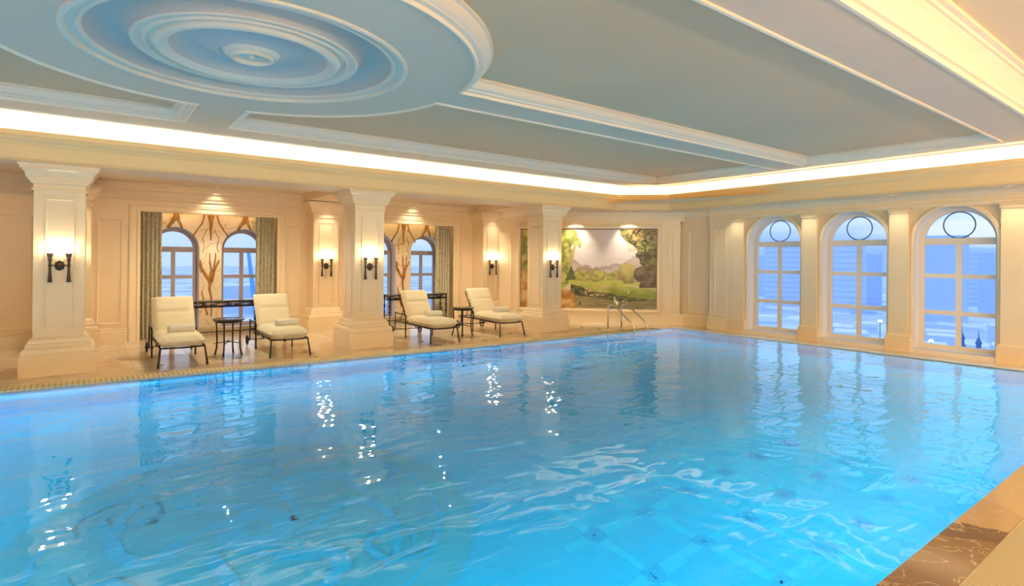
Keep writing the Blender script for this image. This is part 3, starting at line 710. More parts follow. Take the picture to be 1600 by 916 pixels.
# ------------------------------------------------------------------ fascia, beams, aisle ceiling, cove
FY, FX = 10.07, 11.87; ZF0, ZF1 = 2.972, 3.37
fas = [(FX, -1.2), (FX, 9.12), (10.92, FY), (XL, FY)]
FP = [(0, ZF0), (-.012, ZF0), (-.012, 3.0), (0, 3.005), (0, 3.19), (.012, 3.20), (.012, 3.22), (.03, 3.235), (.05, 3.26), (.05, 3.29), (.065, 3.30), (.065, ZF1), (0.0, ZF1), (0.0, 3.25), (-.40, 3.25), (-.40, 3.80)]
b = MB().sweep(FP[:13], fas)
fa = tag(b.build('trim_2', M['fascia']), 'deep cream fascia beam with stepped mouldings running under the ceiling cove', 'trim', kind='structure')
b = MB().sweep([(0, ZF1 - .02), (0, 3.25), (-.34, 3.25), (-.34, 3.72)], fas); b.build('cove_trough', M['cove'], fa)
# beam soffit toward the aisle
b = MB().sweep([(0, ZF0), (-.9, ZF0), (-.9, 3.0), (-.93, 3.03), (-.93, 3.15)], [(FX, 8.95), (FX, 9.12), (10.92, FY), (XL, FY)])
b.sweep([(0, ZF0), (-.66, ZF0)], [(FX, -1.2), (FX, 8.95)])
for x in (-.27, 4.36, 8.88, -4.8):
    for s in (0,): b.box(x - .36, x + .36, 10.9, 13.3 if x < 8 else 12.9, 2.985, 3.2)
b.build('beam', M['aisle'], fa)
b = MB().add([(XL, FY, 3.15), (13.0, FY - .0, 3.15), (13.0, 14, 3.15), (XL, 14, 3.15)], [(0, 1, 2, 3)]); b.add([(FX + .4, 5, 3.151), (13.0, 5, 3.151), (13.0, FY, 3.151), (10.5, FY, 3.151)], [(0, 1, 2, 3)])
b.build('aisle_panel', M['aisle'], fa)
# light strip hidden in the trough
def led(path, z, w, label):
    o = MB().sweep([(0, z), (-w, z)], path).build('cove_light', M['cove_led']); return tag(o, label, 'light strip')
M['cove_led'] = emis('cove_led', (1.0, 0.85, 0.60), 42)
def inset_path(path, off):
    P = [Vector(p) for p in path]; out = []
    for i in range(len(P)):
        d1 = (P[i] - P[i - 1]).normalized() if i else (P[1] - P[0]).normalized(); d2 = (P[i + 1] - P[i]).normalized() if i < len(P) - 1 else d1
        n1 = Vector((-d1.y, d1.x)); n2 = Vector((-d2.y, d2.x)); mm = n1 + n2; mm = mm / (mm.length_squared / 2); out.append(tuple(P[i] + mm * off))
    return out
led(inset_path(fas, -.10), 3.27, .05, 'hidden warm light strip glowing in the ceiling cove behind the fascia')

# ------------------------------------------------------------------ ceiling
ZC = 3.60; DEP = .15; cc = Vector((1.27, 5.88)); RR = 2.17
CEX, CEY = 11.86, 9.80
XC0, XC1 = -4.2, 11.36
def arc(a0, a1, r=RR, n=28): return [(cc.x + r * cos(a0 + (a1 - a0) * i / n), cc.y + r * sin(a0 + (a1 - a0) * i / n)) for i in range(n + 1)]
yb0, yb1 = 5.52, 6.12; xb0, xb1 = 1.09, 1.69; yT = 9.18; yB = 2.50
def ang_y(y, right=True): a = math.asin((y - cc.y) / RR); return a if right else pi - a
def ang_x(x, top=True): a = math.acos((x - cc.x) / RR); return a if top else -a
coffers = [
    # upper right (along the colonnade), counter-clockwise
    arc(ang_x(xb1), ang_y(yb1)) + [(XC1, yb1), (XC1, yT), (xb1, yT)],
    # upper left
    arc(ang_y(yb1, False), ang_x(xb0)) + [(xb0, yT), (XC0, yT), (XC0, yb1)],
    # lower right (large)
    arc(ang_y(yb0), ang_x(xb1, False)) + [(xb1, yB), (XC1, yB), (XC1, yb0)],
    # lower left
    arc(ang_x(xb0, False), ang_y(yb0, False) - 2 * pi) + [(XC0, yb0), (XC0, yB), (xb0, yB)],
    # near coffer
    rect(XC0, XC1 + .2, -.9, 1.84)]
def area(p): return sum(p[i - 1][0] * p[i][1] - p[i][0] * p[i - 1][1] for i in range(len(p))) / 2
coffers = [p if area(p) > 0 else p[::-1] for p in coffers]
circ = [(cc.x + 1.44 * cos(2 * pi * i / 96), cc.y + 1.44 * sin(2 * pi * i / 96)) for i in range(96)]
me = slab([(XL, YN), (CEX, YN), (CEX, CEY), (XL, CEY)], coffers + [circ], 0.0, m_flat(ZC))
ceil = struct('ceiling', me, M['soffit'], 'pale blue coffered ceiling with moulded beams over the pool', 'ceiling')
# recessed panels + mouldings  (path counter-clockwise: left of travel = into the coffer)
CM = [(-.035, 0), (-.03, -.018), (-.008, -.022), (.0, -.012), (.0, .012), (.05, .016), (.055, .03), (.075, .036), (.10, .06), (.118, .10), (.122, .118), (.15, .122), (.15, DEP)]
CN = [(-.05, 0), (-.045, -.02), (-.01, -.024), (.0, -.01), (.0, .02), (.03, .03), (.035, .06), (.06, .09), (.10, .15), (.16, .20), (.165, .22), (.19, .225), (.20, .25), (.24, .26), (.24, .30)]
for i, p in enumerate(coffers):
    pr = CN if i == 4 else CM; dz = .30 if i == 4 else DEP
    MB().sweep([(o, ZC + z) for o, z in pr], p, closed=True).build('coffer_moulding', M['mould'], ceil, auto=.5)
    e = .24 if i == 4 else .15
    q = [tuple(v[:2]) for v in MB().sweep([(e, 0)], p, closed=True).v]
    link('coffer_panel', slab(q, [], 0, m_flat(ZC + dz)), M['warmceil'] if i == 4 else M['coffer'], ceil)
# outer edge lip of the ceiling above the cove
b = MB().sweep([(0, ZC + .14), (0, ZC), (.0, ZC - .018), (.03, ZC - .022), (.05, ZC - .02), (.055, ZC)], [(CEX, YN), (CEX, CEY), (XL, CEY)])
b.build('edge_moulding', M['mould'], ceil)
b = MB().sweep([(0, ZC + .14), (-.6, ZC + .14)], [(CEX, YN), (CEX, CEY), (XL, CEY)]); b.build('cove_soffit', M['cove'], ceil)
b = MB().box(XL, 13, YN, 14, 4.05, 4.1); b.build('upper_slab', M['cove'], ceil)

# medallion over the pool
med = empty('ceiling_medallion', (cc.x, cc.y, ZC), 'large round blue plaster medallion of concentric rings on the ceiling', 'ceiling medallion')
def ringp(name, prof, mt, seg=96): return MB().lathe(prof, seg).build(name, mt, med, auto=.7)
ringp('outer_lip', [(1.475, 0), (1.47, -.018), (1.45, -.026), (1.43, -.02), (1.425, -.004), (1.42, .02), (1.36, .022), (1.355, .008), (1.34, .0), (1.32, .006), (1.31, .03)], M['med_lit'])
ringp('outer_cove', [(1.31, .03), (1.285, .07), (1.255, .12), (1.21, .155), (1.165, .17), (1.11, .165), (1.06, .14), (1.02, .10), (.995, .06), (.985, .03)], M['dome'])
ringp('middle_band', [(.985, .03), (.975, .018), (.955, .018), (.945, .03), (.90, .035), (.895, .02), (.885, .012), (.87, .014), (.862, .03), (.85, .045), (.82, .045), (.81, .02), (.795, -.004), (.77, -.014), (.745, -.008), (.725, .012), (.70, .02), (.69, .035)], M['med_lit'])
ringp('inner_dome', [(.69, .035), (.66, .07), (.61, .10), (.55, .115), (.48, .11), (.40, .09), (.33, .065), (.285, .045), (.27, .05), (.262, .06)], M['dome'])
ringp('rosette_ring', [(.262, .06), (.25, .045), (.235, .03), (.215, .02), (.20, .022), (.195, .005), (.18, -.008), (.165, -.005), (.155, .012), (.152, .035), (0.001, .035)], M['med_lit'], 48)
b = MB()
for k in range(4):
    a = k * pi / 2 + .5
    pts = [(.02, .0), (.06, .035), (.10, .045), (.135, .03), (.145, 0), (.135, -.03), (.10, -.045), (.06, -.035)]
    kk = [(x * cos(a) - y * sin(a), x * sin(a) + y * cos(a), .034) for x, y in pts] + [(.085 * cos(a), .085 * sin(a), .006)]
    b.add(kk, [(i, (i + 1) % 8, 8) for i in range(8)])
b.lathe([(.03, .034), (.028, .01), (.012, .0), (.0, -.002)], 16)
b.build('rosette_petals', M['med_lit'], med, smooth=True)

# ------------------------------------------------------------------ sconces
def make_sconce(lab):
    r = empty('wall_sconce', (0, 0, 0), lab, 'wall light', 'two-torch bronze wall lights')
    b = MB(); pr = []
    for i in range(33):
        a = 2 * pi * i / 32; q = 1 + .08 * cos(a * 8); pr.append((.058 * q * cos(a), .07 * q * sin(a)))
    ring = pr[:-1]; n = len(ring)
    k = [(x, 0, z) for x, z in ring] + [(x, -.014, z) for x, z in ring] + [(x * .6, -.026, z * .6) for x, z in ring] + [(0, -.03, 0)]
    fs = [(i + n * j, (i + 1) % n + n * j, (i + 1) % n + n * (j + 1), i + n * (j + 1)) for i in range(n) for j in range(2)] + [(2 * n + i, 2 * n + (i + 1) % n, 3 * n) for i in range(n)]
    b.add(k, fs).build('back_plate', M['bronze'], r, auto=.6)
    b = MB(); b.tube([(-.115, -.055, .01), (-.06, -.045, .004), (0, -.04, 0), (.06, -.045, .004), (.115, -.055, .01)], .007); b.tube([(0, 0, 0), (0, -.045, 0)], .012)
    b.build('cross_arm', M['bronze'], r, smooth=True)
    for s in (-1, 1):
        t = MB().lathe([(0, -.235), (.028, -.235), (.031, -.222), (.021, -.208), (.024, -.19), (.018, -.12), (.014, -.02), (.021, -.005), (.021, .01), (.015, .02), (.016, .07), (.026, .078), (.026, .088), (.018, .095)], 16, s * .105, -.06)
        tt = t.build('torch', M['bronze'], r, auto=.6)
        MB().lathe([(.018, .095), (.026, .12), (.040, .165), (.048, .172), (.046, .178), (.034, .170), (.018, .13), (0, .125)], 16, s * .105, -.06).build('torch_cup', M['bronze2'], tt, auto=.6)
        MB().lathe([(0, .135), (.014, .14), (.022, .165), (.020, .195), (.010, .215), (0, .22)], 14, s * .105, -.06).build('bulb', M['bulb'], tt, smooth=True)
    return r
SC = [(-.29, 10.66 - .29, 1.55, 'two-torch bronze sconce on the nearest column at the left'), (4.32, 10.535 - .29, 1.53, 'two-torch bronze sconce on the middle column'), (8.87, 10.49 - .29, 1.51, 'two-torch bronze sconce on the farthest column, beside the mural'),
      (4.45, 13.36 - .29, 1.50, 'two-torch bronze sconce on the pilaster left of the middle column'), (8.90, 13.04 - .29, 1.50, 'two-torch bronze sconce on the pilaster left of the farthest column'), (-.2, 13.05, 1.5, 'two-torch bronze sconce on the pilaster hidden behind the nearest column')]
def lamp(name, kind, loc, power, col, label=None, parent=None, **kw):
    d = bpy.data.lights.new(name, kind); d.energy = power * (1.15 if name == 'underwater_light' else 1); d.color = col
    for k_, v_ in kw.items(): setattr(d, k_, v_)
    o = bpy.data.objects.new(name, d); COL.objects.link(o); o.location = loc
    if parent: o.parent = parent
    return o
WARM = (1.0, .78, .50); WARM2 = (1.0, .89, .69)
proto = make_sconce(SC[0][3])
for i, x in enumerate((-3.0, 1.0, 5.0, 9.0)):  # extra sconces added on the near wall to throw warm light on the ceiling
    SC.append((x, YN, 1.75, 'added two-torch bronze fill sconce on the wall behind the camera'))
for i, (x, y, z, lab) in enumerate(SC):
    o = proto if i == 0 else copy_tree(proto)
    o.location = (x, y, z); o['label'] = lab
    for s in (-1, 1):
        lamp('bulb_light', 'POINT', (x + s * .105, y + (-.07 if i < 6 else .07), z + .26), 4.2 if i < 6 else 150.0, (1, .82, .60) if i < 6 else (1, .74, .46), shadow_soft_size=.03)
    if i >= 6: o.rotation_euler = (0, 0, pi)

# ------------------------------------------------------------------ downlights
def downlight(x, y, z, lab, power, tgt, ang=60, blend=.6, col=WARM2, size=.012, grp='recessed downlights'):
    r = empty('downlight', (x, y, z), lab, 'ceiling light', grp)
    MB().lathe([(.045, -.002), (.05, -.008), (.06, -.006), (.062, 0)], 24).build('trim_ring', M['trim'], r)
    MB().lathe([(0, .02), (.043, .02), (.045, -.002)], 24).build('lens', M['can'], r)
    o = lamp('downlight_beam', 'SPOT', (x, y, z - .02), power, col, spot_size=math.radians(ang), spot_blend=blend, shadow_soft_size=size)
    d = (Vector(tgt) - Vector((x, y, z - .02))).normalized(); o.rotation_euler = d.to_track_quat('-Z', 'Y').to_euler()
    return r
for i, (cx, xa, xb) in enumerate(ALC):
    downlight(cx, 13.12, 3.15, ['recessed downlight before the first alcove', 'recessed downlight before the far alcove'][i], 40, (cx, 13.45, 2.0), 95, .8)
    downlight(cx, 11.7, 3.15, ['recessed downlight over the first pair of loungers', 'recessed downlight over the far pair of loungers'][i], 260, (cx, 11.6, 0), 150, .8)
for x, y, lab in PILS: downlight(x, y - .52, 2.985, 'recessed downlight above the ' + lab.split(',')[0].replace('cream ', ''), 45, (x, y - .3, 1.6), 70, .9)
for i, s in enumerate((-.45, .95)):
    p = M_DIAG @ Vector((s, -.42, 2.97)); t = M_DIAG @ Vector((s, 0, 1.7))
    downlight(p.x, p.y, 2.97, ['left recessed spotlight aimed at the mural', 'right recessed spotlight aimed at the mural'][i], 140, t, 75, .9)
for i, c_ in enumerate(PC[:4]): downlight(12.20, c_, ZF0, ['recessed downlight above the pilaster by the farthest pool window', 'recessed downlight above the pilaster between farthest and middle windows', 'recessed downlight above the pilaster between middle and nearest windows', 'recessed downlight above the pilaster at the right edge of the view'][i], 26, (12.5, c_, 1.4), 80, .9)

# near side cove: strips above the near ledge and added warm fill lights behind the camera
o = MB().box(XC0 + .2, XC1, -.84, -.78, 3.66, 3.68).build('cove_light', M['cove_led']); tag(o, 'hidden warm light strip in the near ceiling recess', 'light strip')
for i, x in enumerate((-2.5, 0.5, 3.5, 6.5, 9.5)):
    r = empty('added_ceiling_light', (x, -1.6, ZC - .01), 'added round fill light behind the camera', 'ceiling light', 'added round fill lights behind the camera')
    MB().lathe([(0, -.01), (.22, -.01), (.24, 0)], 32).build('diffuser', M['can'], r)
    o = lamp('fill_light', 'AREA', (x, -1.6, ZC - .04), 90, WARM, shape='DISK', size=.45)
    o.rotation_euler = (Vector((0, .75, -1))).to_track_quat('-Z', 'Y').to_euler()

# underwater lights: strips under the lip of the pool, facing down and inward
UW = (.72, .93, 1.0)
def uw(x, y, rz, length, power, tilt):
    o = lamp('underwater_light', 'AREA', (x, y, -.16), power, UW, shape='RECTANGLE', size=length, size_y=.10)
    o.rotation_euler = (tilt, 0, rz)
    o.data.spread = math.radians(170)
xm = (PXL + PX1) / 2
uw(xm, PYN + .06, 0, PX1 - PXL - .4, 350, math.radians(68))
uw(xm, pool_y(xm) - .08, pi - .028, PX1 - PXL - .4, 150, math.radians(36))
uw(PX1 - .06, 5.2, pi / 2, 7.4, 70, math.radians(36))
uw(PXL + .06, 5.3, -pi / 2, 7.4, 260, math.radians(68))

# ------------------------------------------------------------------ furniture
def make_lounger():
    r = empty('sun_lounger', (0, 0, 0), '', 'sun lounger', 'cream sun loungers on the pool deck')
    I = M['iron']; hw = .30
    b = MB()
    for s in (-1, 1):
        b.tube([(s * hw, .0, .295), (s * hw, .35, .30), (s * hw, 1.15, .305), (s * hw, 1.80, .30)], .014)
    b.tube([(-hw, 0.0, .295), (-hw * .5, -.015, .290), (0, -.02, .288), (hw * .5, -.015, .290), (hw, 0, .295)], .014)
    for y in (.3, .6, .9, 1.15, 1.8): b.tube([(-hw, y, .30), (hw, y, .30)], .009)
    b.build('frame', I, r, smooth=True)
    for s in (-1, 1):
        MB().tube([(s * hw, .01, .295), (s * (hw + .005), -.005, .25), (s * (hw + .02), -.03, .12), (s * (hw + .03), -.045, .03), (s * (hw + .032), -.05, .0)], [.014, .014, .015, .017, .019]).build('leg', I, r, smooth=True)
        MB().tube([(s * (hw + .02), 1.08, .47), (s * (hw + .025), 1.085, .3), (s * (hw + .02), 1.09, .02), (s * (hw + .02), 1.09, 0)], [.013, .014, .014, .018]).build('leg', I, r, smooth=True)
        MB().tube([(s * (hw + .02), 1.60, .50), (s * (hw + .02), 1.62, .3), (s * (hw + .02), 1.64, .1)], .012).build('leg', I, r, smooth=True)
        pts = [(s * (hw + .02), 1.085, .36), (s * (hw + .025), 1.07, .44), (s * (hw + .025), 1.10, .485), (s * (hw + .025), 1.18, .495), (s * (hw + .025), 1.32, .485), (s * (hw + .025), 1.48, .49), (s * (hw + .02), 1.60, .505), (s * (hw + .02), 1.64, .49)]
        MB().tube(pts, [.012, .014, .017, .018, .016, .014, .013, .010]).build('arm_rest', I, r, smooth=True)
        b = MB(); rr = .045
        MB().tube([(s * hw, .62 + rr * cos(a), .30 - .005 + rr * sin(a)) for a in [pi * (1 + i / 10) for i in range(11)]], .009).build('scroll_brace', I, r, smooth=True)
        b.tube([(s * hw, 1.10, .16), (s * hw, 1.35, .165), (s * hw, 1.70, .15)], .007); SB = b
        SB.build('lower_bar', I, r, smooth=True)
        b = MB(); n = 24
        b.tube([(s * (hw + .045), 1.74 + .085 * cos(2 * pi * i / n), .10 + .085 * sin(2 * pi * i / n)) for i in range(n + 1)], .014, cap=False)
        for k in range(6): b.tube([(s * (hw + .045), 1.74, .10), (s * (hw + .045), 1.74 + .085 * cos(k * pi / 3), .10 + .085 * sin(k * pi / 3))], .006)
        b.tube([(s * (hw + .07), 1.74, .10), (s * (hw + .0), 1.74, .10)], .02)
        b.build('wheel', I, r, smooth=True)
    MB().tube([(-hw - .05, 1.74, .10), (hw + .05, 1.74, .10)], .008).build('axle', I, r)
    # back frame
    b = MB(); y0, z0_, y1, z1_ = 1.12, .32, 1.50, .90
    for s in (-1, 1): b.tube([(s * (hw - .03), y0, z0_), (s * (hw - .03), y1 + .03, z1_)], .012)
    for t in (.15, .4, .65, .9, 1): b.tube([(-hw + .03, y0 + (y1 + .03 - y0) * t, z0_ + (z1_ - z0_) * t), (hw - .03, y0 + (y1 + .03 - y0) * t, z0_ + (z1_ - z0_) * t)], .008)
    b.tube([(-.2, 1.38, .68), (-.2, 1.62, .30)], .008); b.tube([(.2, 1.38, .68), (.2, 1.62, .30)], .008)
    b.build('back_frame', I, r, smooth=True)
    def cushion(name, L, W, T, mtx, crease):
        nx, ny = 14, 24; k = []; 
        for side in (1, -1):
            for j in range(ny + 1):
                for i in range(nx + 1):
                    u = i / nx * 2 - 1; v = j / ny * 2 - 1
                    e = (1 - abs(u) ** 8) ** .5 * (1 - abs(v) ** 14) ** .5 if abs(u) < 1 and abs(v) < 1 else 0
                    h = T * .5 * e * (1 + .16 * (1 - u * u) * (1 - v * v))
                    if side == 1:
                        h -= crease * .02 * math.exp(-((v - .1) / .05) ** 2) * e + .004 * noise.noise(Vector((u * 2, v * 3, T * 10)))
                    k.append((u * W / 2 * (1 - .02 * abs(v) ** 6), (v + 1) / 2 * L, side * h))
        N = (nx + 1) * (ny + 1); fs = []
        for sd in (0, 1):
            for j in range(ny):
                for i in range(nx):
                    a = sd * N + j * (nx + 1) + i; fs.append((a, a + 1, a + nx + 2, a + nx + 1))
        b = MB().add(k, fs).xf(mtx); me = bpy.data.meshes.new(name); me.from_pydata(b.v, [], b.f)
        bm = bmesh.new(); bm.from_mesh(me); bmesh.ops.remove_doubles(bm, verts=bm.verts, dist=.0005); bmesh.ops.recalc_face_normals(bm, faces=bm.faces); bm.to_mesh(me); bm.free()
        return link(name, me, M['cushion'], r, smooth=True)
    cushion('seat_cushion', 1.22, .64, .175, Matrix.Translation((0, -.03, .385)), 0)
    ang = atan2(z1_ - z0_, y1 - y0)
    cushion('back_cushion', .72, .63, .155, Matrix.Translation((0, 1.09, .385)) @ Matrix.Rotation(ang, 4, 'X') @ Matrix.Translation((0, -.04, .06)), 1)
    return r
LG = [(1.22, 10.07, .0, 'cream cushioned lounger nearest the camera, left of the first side table'), (2.82, 10.07, -.02, 'cream cushioned lounger right of the first side table'), (5.80, 9.97, -.01, 'cream cushioned lounger just right of the middle column'), (7.56, 10.06, -.02, 'farthest cream cushioned lounger, by the farthest column')]
lg = make_lounger()
TW = [(.03, .46), (.07, .48), (.10, .62), (.08, .50)]
def make_towel():
    r = empty('folded_towel', (0, 0, 0), '', 'towel', 'white towels on the loungers')
    b = MB(); n = 26; prof = []
    for i in range(n):
        a = 2 * pi * i / n; prof.append((.085 * (abs(cos(a)) ** .7) * (1 if cos(a) > 0 else -1), .062 + .062 * (abs(sin(a)) ** .7) * (1 if sin(a) > 0 else -1)))
    k = []; xs = [-.185, -.18, -.17, -.09, 0, .09, .17, .18, .185]; sc = [.75, .92, 1, 1.0, 1.02, 1.0, 1, .92, .75]
    for x, s in zip(xs, sc):
        for y, z in prof: k.append((x, y * s, .062 + (z - .062) * s))
    fs = [(j * n + i, j * n + (i + 1) % n, (j + 1) * n + (i + 1) % n, (j + 1) * n + i) for j in range(len(xs) - 1) for i in range(n)]
    fs += [tuple(range(n)), tuple(range((len(xs) - 1) * n, len(xs) * n))]
    b.add(k, fs).build('towel_roll', M['towel'], r, auto=.9)
    b = MB(); b.tube([(-.182, -.085, .05), (0, -.09, .047), (.182, -.085, .05)], .006); b.build('towel_hem', M['towel'], r, smooth=True)
    return r
tw = make_towel()
TL = ['rolled white towel on the nearest lounger at the left', 'rolled white towel on the lounger right of the first side table', 'rolled white towel on the lounger by the middle column', 'rolled white towel on the farthest lounger']
for i, (x, y, rz, lab) in enumerate(LG):
    o = lg if i == 0 else copy_tree(lg); o.location = (x, y, 0); o.rotation_euler = (0, 0, rz); o['label'] = lab
    t = tw if i == 0 else copy_tree(tw); t.location = (x + TW[i][0], y + TW[i][1], .470); t.rotation_euler = (0, 0, rz + .08); t['label'] = TL[i]

def make_table():
    r = empty('side_table', (0, 0, 0), '', 'side table', 'round black side tables between loungers')
    MB().lathe([(0, .595), (.235, .595), (.25, .60), (.258, .61), (.255, .62), (.24, .625), (0, .625)], 40).build('table_top', M['tablestone'], r, auto=.6)
    MB().lathe([(.20, .565), (.22, .565), (.225, .595), (.20, .595)], 40).build('apron_ring', M['iron'], r, auto=.6)
    for k in range(4):
        a = pi / 4 + k * pi / 2 + .25
        pts = [(.205, .59), (.195, .45), (.19, .25), (.195, .12), (.215, .03), (.225, .0)]
        MB().tube([(q * cos(a), q * sin(a), z) for q, z in pts], [.014, .013, .013, .014, .015, .018]).build('leg', M['iron'], r, smooth=True)
    b = MB()
    for k in range(2):
        a = pi / 4 + k * pi / 2 + .25; b.tube([(-.19 * cos(a), -.19 * sin(a), .20), (0, 0, .23), (.19 * cos(a), .19 * sin(a), .20)], .008)
    b.lathe([(.0, .25), (.02, .24), (.025, .23), (.02, .215), (0, .21)], 12)
    b.build('cross_brace', M['iron'], r, smooth=True); return r
tb = make_table()
for i, (x, y, lab) in enumerate(((2.0, 10.83, 'round black iron side table between the two nearest loungers'), (6.70, 10.72, 'round black iron side table between the two far loungers'))):
    o = tb if i == 0 else copy_tree(tb); o.location = (x, y, 0); o['label'] = lab

def make_console():
    r = empty('console_table', (0, 0, 0), '', 'console table', 'wrought iron console tables in the alcoves')
    W, Dp = .86, .17
    MB().box(-W, W, -Dp, Dp, .765, .785).build('table_top', mat('green_glass_top', (.16, .20, .17), .08, .0), r, bevel=.004)
    b = MB()
    for y in (-Dp + .02, Dp - .02):
        b.tube([(-W + .03, y, .755), (W - .03, y, .755)], .012); b.tube([(-W + .03, y, .65), (W - .03, y, .65)], .012)
        for k in range(-3, 4):
            c_ = k * .235; s = 1 if k % 2 else -1
            pts = [(c_ - .11 + .22 * t / 16, y, .703 + s * .036 * sin(t / 16 * 2 * pi)) for t in range(17)]; b.tube(pts, .008)
            b.tube([(c_ + .05 * cos(a * pi / 8), y, .703 + .035 * sin(a * pi / 8)) for a in range(17)], .007)
    for x in (-W + .03, W - .03): b.tube([(x, -Dp + .02, .65), (x, Dp - .02, .65)], .010)
    b.build('scroll_apron', M['iron'], r, smooth=True)
    for sx in (-1, 1):
        for sy in (-1, 1):
            x = sx * (W - .05); y = sy * (Dp - .02)
            MB().lathe([(.020, .76), (.016, .60), (.014, .52), (.026, .50), (.026, .48), (.014, .46), (.013, .36), (.022, .34), (.022, .32), (.012, .30), (.012, .08), (.02, .05), (.024, .02), (.018, .0)], 12, x, y).build('leg', M['iron'], r, auto=.6)
    MB().tube([(-W + .05, Dp - .02, .10), (0, Dp - .02, .10), (W - .05, Dp - .02, .10)], .010).build('stretcher', M['iron'], r)
    return r
cs = make_console()
for i, (x, y, lab) in enumerate(((2.2, 13.28, 'wrought iron console table before the first alcove window, behind the side table'), (6.88, 13.28, 'wrought iron console table in the far alcove, behind the third lounger'))):
    o = cs if i == 0 else copy_tree(cs); o.location = (x, y, 0); o['label'] = lab

# pool ladder handrails
lad = empty('pool_handrail', (0, 0, 0), 'pair of curved steel grab rails entering the pool before the mural', 'handrail')
for (ax, ay), (bx, by) in (((10.13, 9.58), (10.42, 9.00)), ((10.60, 9.58), (10.89, 8.99))):
    A = Vector((ax, ay, 0)); Bv = Vector((bx, by, 0)); d = Bv - A
    def q(t, z): p = A + d * t; return (p.x, p.y, z)
    pts = [q(0, 0), q(0, .25), q(0.0, .50), q(.02, .56), q(.08, .60), q(.18, .605), q(.28, .57), q(.5, .44), q(.75, .29), q(.9, .20), q(.97, .12), q(1.0, 0.02), q(1.0, -.5)]
    MB().tube(pts, .019, 12).build('rail', M['steel'], lad, smooth=True)
    MB().lathe([(.019, .02), (.045, .018), (.048, .0)], 20, ax, ay).build('floor_flange', M['steel'], lad, auto=.6)

# ------------------------------------------------------------------ outside: hazy city far below
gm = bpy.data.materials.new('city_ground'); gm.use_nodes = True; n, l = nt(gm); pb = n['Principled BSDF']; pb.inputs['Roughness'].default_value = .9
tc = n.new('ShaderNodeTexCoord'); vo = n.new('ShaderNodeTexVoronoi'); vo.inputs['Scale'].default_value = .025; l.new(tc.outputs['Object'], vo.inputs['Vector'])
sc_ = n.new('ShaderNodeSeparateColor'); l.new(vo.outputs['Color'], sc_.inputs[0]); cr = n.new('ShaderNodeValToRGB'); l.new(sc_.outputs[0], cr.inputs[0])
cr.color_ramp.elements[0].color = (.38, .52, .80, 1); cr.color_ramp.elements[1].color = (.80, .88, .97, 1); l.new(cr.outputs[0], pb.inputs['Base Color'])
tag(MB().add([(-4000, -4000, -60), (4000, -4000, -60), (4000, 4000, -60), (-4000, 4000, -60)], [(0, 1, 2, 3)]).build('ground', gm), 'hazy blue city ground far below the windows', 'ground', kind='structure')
hz = [mat('haze_tinted_wall_%d' % i, c_, .9) for i, c_ in enumerate([(.52, .66, .90), (.60, .73, .94), (.50, .64, .90), (.74, .82, .95)])]  # distance haze mixed into the wall colours
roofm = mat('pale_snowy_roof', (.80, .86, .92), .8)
grp_b = {'hazy blue tower block rising on the skyline beyond the pool windows': 'hazy tower blocks on the skyline', 'low hazy blue city building far below the pool windows': 'low city buildings far below', 'hazy blue city building seen through the alcove windows': 'city buildings beyond the alcove windows'}
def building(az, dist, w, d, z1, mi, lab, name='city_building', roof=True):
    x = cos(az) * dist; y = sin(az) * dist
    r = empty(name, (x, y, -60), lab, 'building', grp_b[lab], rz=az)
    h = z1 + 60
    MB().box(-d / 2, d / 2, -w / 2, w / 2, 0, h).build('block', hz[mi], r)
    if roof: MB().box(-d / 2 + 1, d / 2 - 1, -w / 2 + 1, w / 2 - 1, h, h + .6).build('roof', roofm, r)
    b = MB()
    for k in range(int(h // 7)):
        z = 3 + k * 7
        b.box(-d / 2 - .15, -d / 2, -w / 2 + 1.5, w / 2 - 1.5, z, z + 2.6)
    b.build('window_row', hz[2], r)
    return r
def az_of(px, ):  # azimuth of an image column
    return YAW - math.atan((px - 800) / F)
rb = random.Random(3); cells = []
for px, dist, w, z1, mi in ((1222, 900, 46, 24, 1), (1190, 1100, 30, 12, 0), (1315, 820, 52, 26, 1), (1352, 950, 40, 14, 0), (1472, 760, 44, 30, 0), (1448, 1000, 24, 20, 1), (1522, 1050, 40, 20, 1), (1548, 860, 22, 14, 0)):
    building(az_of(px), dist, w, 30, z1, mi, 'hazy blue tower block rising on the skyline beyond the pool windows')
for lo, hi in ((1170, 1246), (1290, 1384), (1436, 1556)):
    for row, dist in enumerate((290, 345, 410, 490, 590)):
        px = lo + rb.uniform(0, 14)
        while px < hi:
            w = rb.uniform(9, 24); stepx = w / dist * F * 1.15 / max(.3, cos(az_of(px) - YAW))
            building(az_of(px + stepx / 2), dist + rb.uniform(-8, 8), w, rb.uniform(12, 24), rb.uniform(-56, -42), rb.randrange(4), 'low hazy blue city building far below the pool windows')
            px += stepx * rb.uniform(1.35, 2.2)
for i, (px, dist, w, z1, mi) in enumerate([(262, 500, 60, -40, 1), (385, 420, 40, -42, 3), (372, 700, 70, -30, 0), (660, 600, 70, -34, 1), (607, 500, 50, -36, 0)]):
    building(az_of(px), dist, w, 40, z1, mi, 'hazy blue city building seen through the alcove windows')
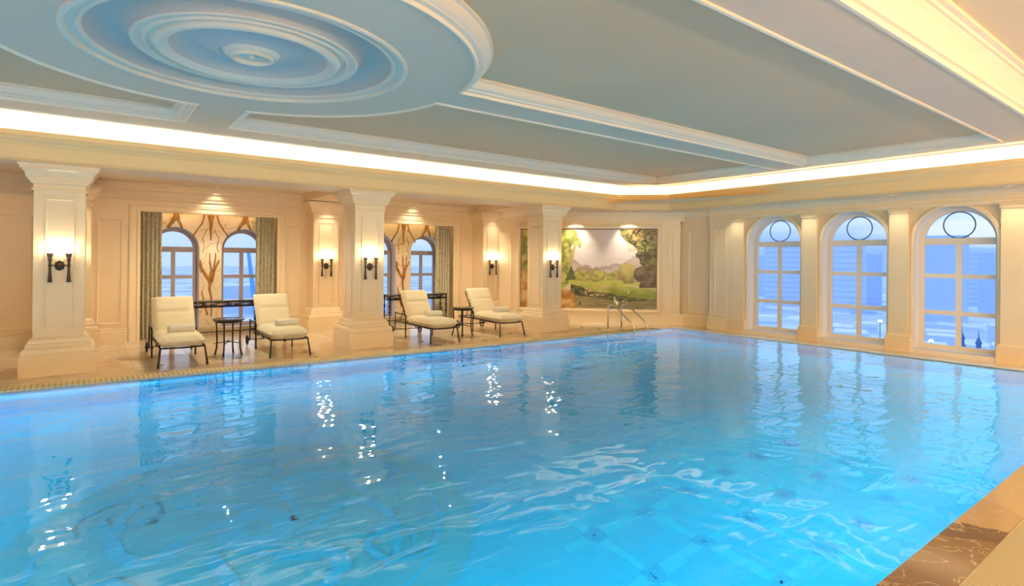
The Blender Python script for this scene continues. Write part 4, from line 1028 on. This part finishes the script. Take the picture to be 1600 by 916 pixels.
# twin spires
sp = empty('spired_building', (cos(az_of(1517)) * 150, sin(az_of(1517)) * 150, -60), 'dark blue building with two pointed spires seen through the nearest pool window', 'building', rz=az_of(1517))
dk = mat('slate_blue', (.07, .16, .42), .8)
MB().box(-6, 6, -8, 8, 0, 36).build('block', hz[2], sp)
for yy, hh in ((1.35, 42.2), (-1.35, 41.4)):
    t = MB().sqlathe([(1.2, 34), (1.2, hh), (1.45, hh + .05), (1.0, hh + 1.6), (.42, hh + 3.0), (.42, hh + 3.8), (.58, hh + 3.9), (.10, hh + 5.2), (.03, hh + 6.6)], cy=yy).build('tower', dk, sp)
for px, py, lab in ((1456, 533, 'small bright lamp in the city seen low in the nearest pool window'), (1376, 503, 'small bright lamp in the city seen low in the middle pool window')):
    dd = 300; aa = az_of(px); zz = H - (py - 411) / F * dd * cos(aa - YAW)
    g_ = empty('city_lamp', (cos(aa) * dd, sin(aa) * dd, zz), lab, 'street light')
    MB().lathe([(0.01, -.5), (.8, -.4), (1.0, 0), (.6, .5), (.01, .7)], 12).build('lantern', emis('city_lamp_glow', (1, .86, .8), 3), g_, smooth=True)
    MB().tube([(0, 0, -60 - zz), (0, 0, -.4)], .15).build('pole', M['bronze'], g_)
# slanted glass tower beyond the first alcove
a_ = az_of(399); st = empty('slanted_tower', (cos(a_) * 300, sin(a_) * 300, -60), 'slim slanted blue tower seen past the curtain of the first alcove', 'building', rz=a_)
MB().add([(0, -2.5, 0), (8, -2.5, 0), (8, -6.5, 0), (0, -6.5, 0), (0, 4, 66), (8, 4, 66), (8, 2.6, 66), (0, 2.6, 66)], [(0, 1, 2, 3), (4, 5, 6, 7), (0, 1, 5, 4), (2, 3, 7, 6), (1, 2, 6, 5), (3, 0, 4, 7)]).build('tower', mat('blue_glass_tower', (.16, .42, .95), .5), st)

# world: blue dusk sky with thin clouds
w = bpy.data.worlds.new('sky'); scene.world = w; w.use_nodes = True; n = w.node_tree.nodes; l = w.node_tree.links; bg = n['Background']
tc = n.new('ShaderNodeTexCoord'); sx = n.new('ShaderNodeSeparateXYZ'); l.new(tc.outputs['Generated'], sx.inputs[0])
cr = n.new('ShaderNodeValToRGB'); l.new(sx.outputs['Z'], cr.inputs[0])
e = cr.color_ramp.elements; e[0].position = 0.0; e[0].color = (.22, .42, .92, 1); e[1].position = .35; e[1].color = (.45, .68, 1.0, 1)
e2 = e.new(.03); e2.color = (.26, .46, .94, 1); e3 = e.new(.075); e3.color = (.55, .72, 1.0, 1)
mp = n.new('ShaderNodeMapping'); mp.inputs['Scale'].default_value = (1, 1, 9); l.new(tc.outputs['Generated'], mp.inputs[0])
ns = n.new('ShaderNodeTexNoise'); ns.inputs['Scale'].default_value = 2.2; ns.inputs['Detail'].default_value = 5; l.new(mp.outputs[0], ns.inputs['Vector'])
c2 = n.new('ShaderNodeValToRGB'); l.new(ns.outputs['Fac'], c2.inputs[0]); c2.color_ramp.elements[0].position = .48; c2.color_ramp.elements[1].position = .68
c2.color_ramp.elements[0].color = (0, 0, 0, 1); c2.color_ramp.elements[1].color = (.7, .7, .7, 1)
mx = n.new('ShaderNodeMix'); mx.data_type = 'RGBA'; l.new(c2.outputs[0], mx.inputs[0]); l.new(cr.outputs[0], mx.inputs[6]); mx.inputs[7].default_value = (.78, .86, 1, 1)
mr = n.new('ShaderNodeMapRange'); mr.inputs[1].default_value = .55; mr.inputs[2].default_value = .95; mr.inputs[3].default_value = 0; mr.inputs[4].default_value = .55; l.new(sx.outputs['Y'], mr.inputs[0])
m4 = n.new('ShaderNodeMix'); m4.data_type = 'RGBA'; l.new(mr.outputs[0], m4.inputs[0]); l.new(mx.outputs[2], m4.inputs[6]); m4.inputs[7].default_value = (.62, .78, 1, 1)
l.new(m4.outputs[2], bg.inputs[0]); bg.inputs[1].default_value = 1.4

# ------------------------------------------------------------------ render look
scene.view_settings.view_transform = 'Standard'; scene.view_settings.look = 'None'; scene.view_settings.gamma = 1; scene.view_settings.exposure = -0.1
scene.view_settings.use_curve_mapping = False
cy = scene.cycles
cy.max_bounces = 10; cy.diffuse_bounces = 5; cy.glossy_bounces = 4; cy.transparent_max_bounces = 12; cy.sample_clamp_indirect = 6; cy.caustics_reflective = False; cy.caustics_refractive = True
cy.use_denoising = True
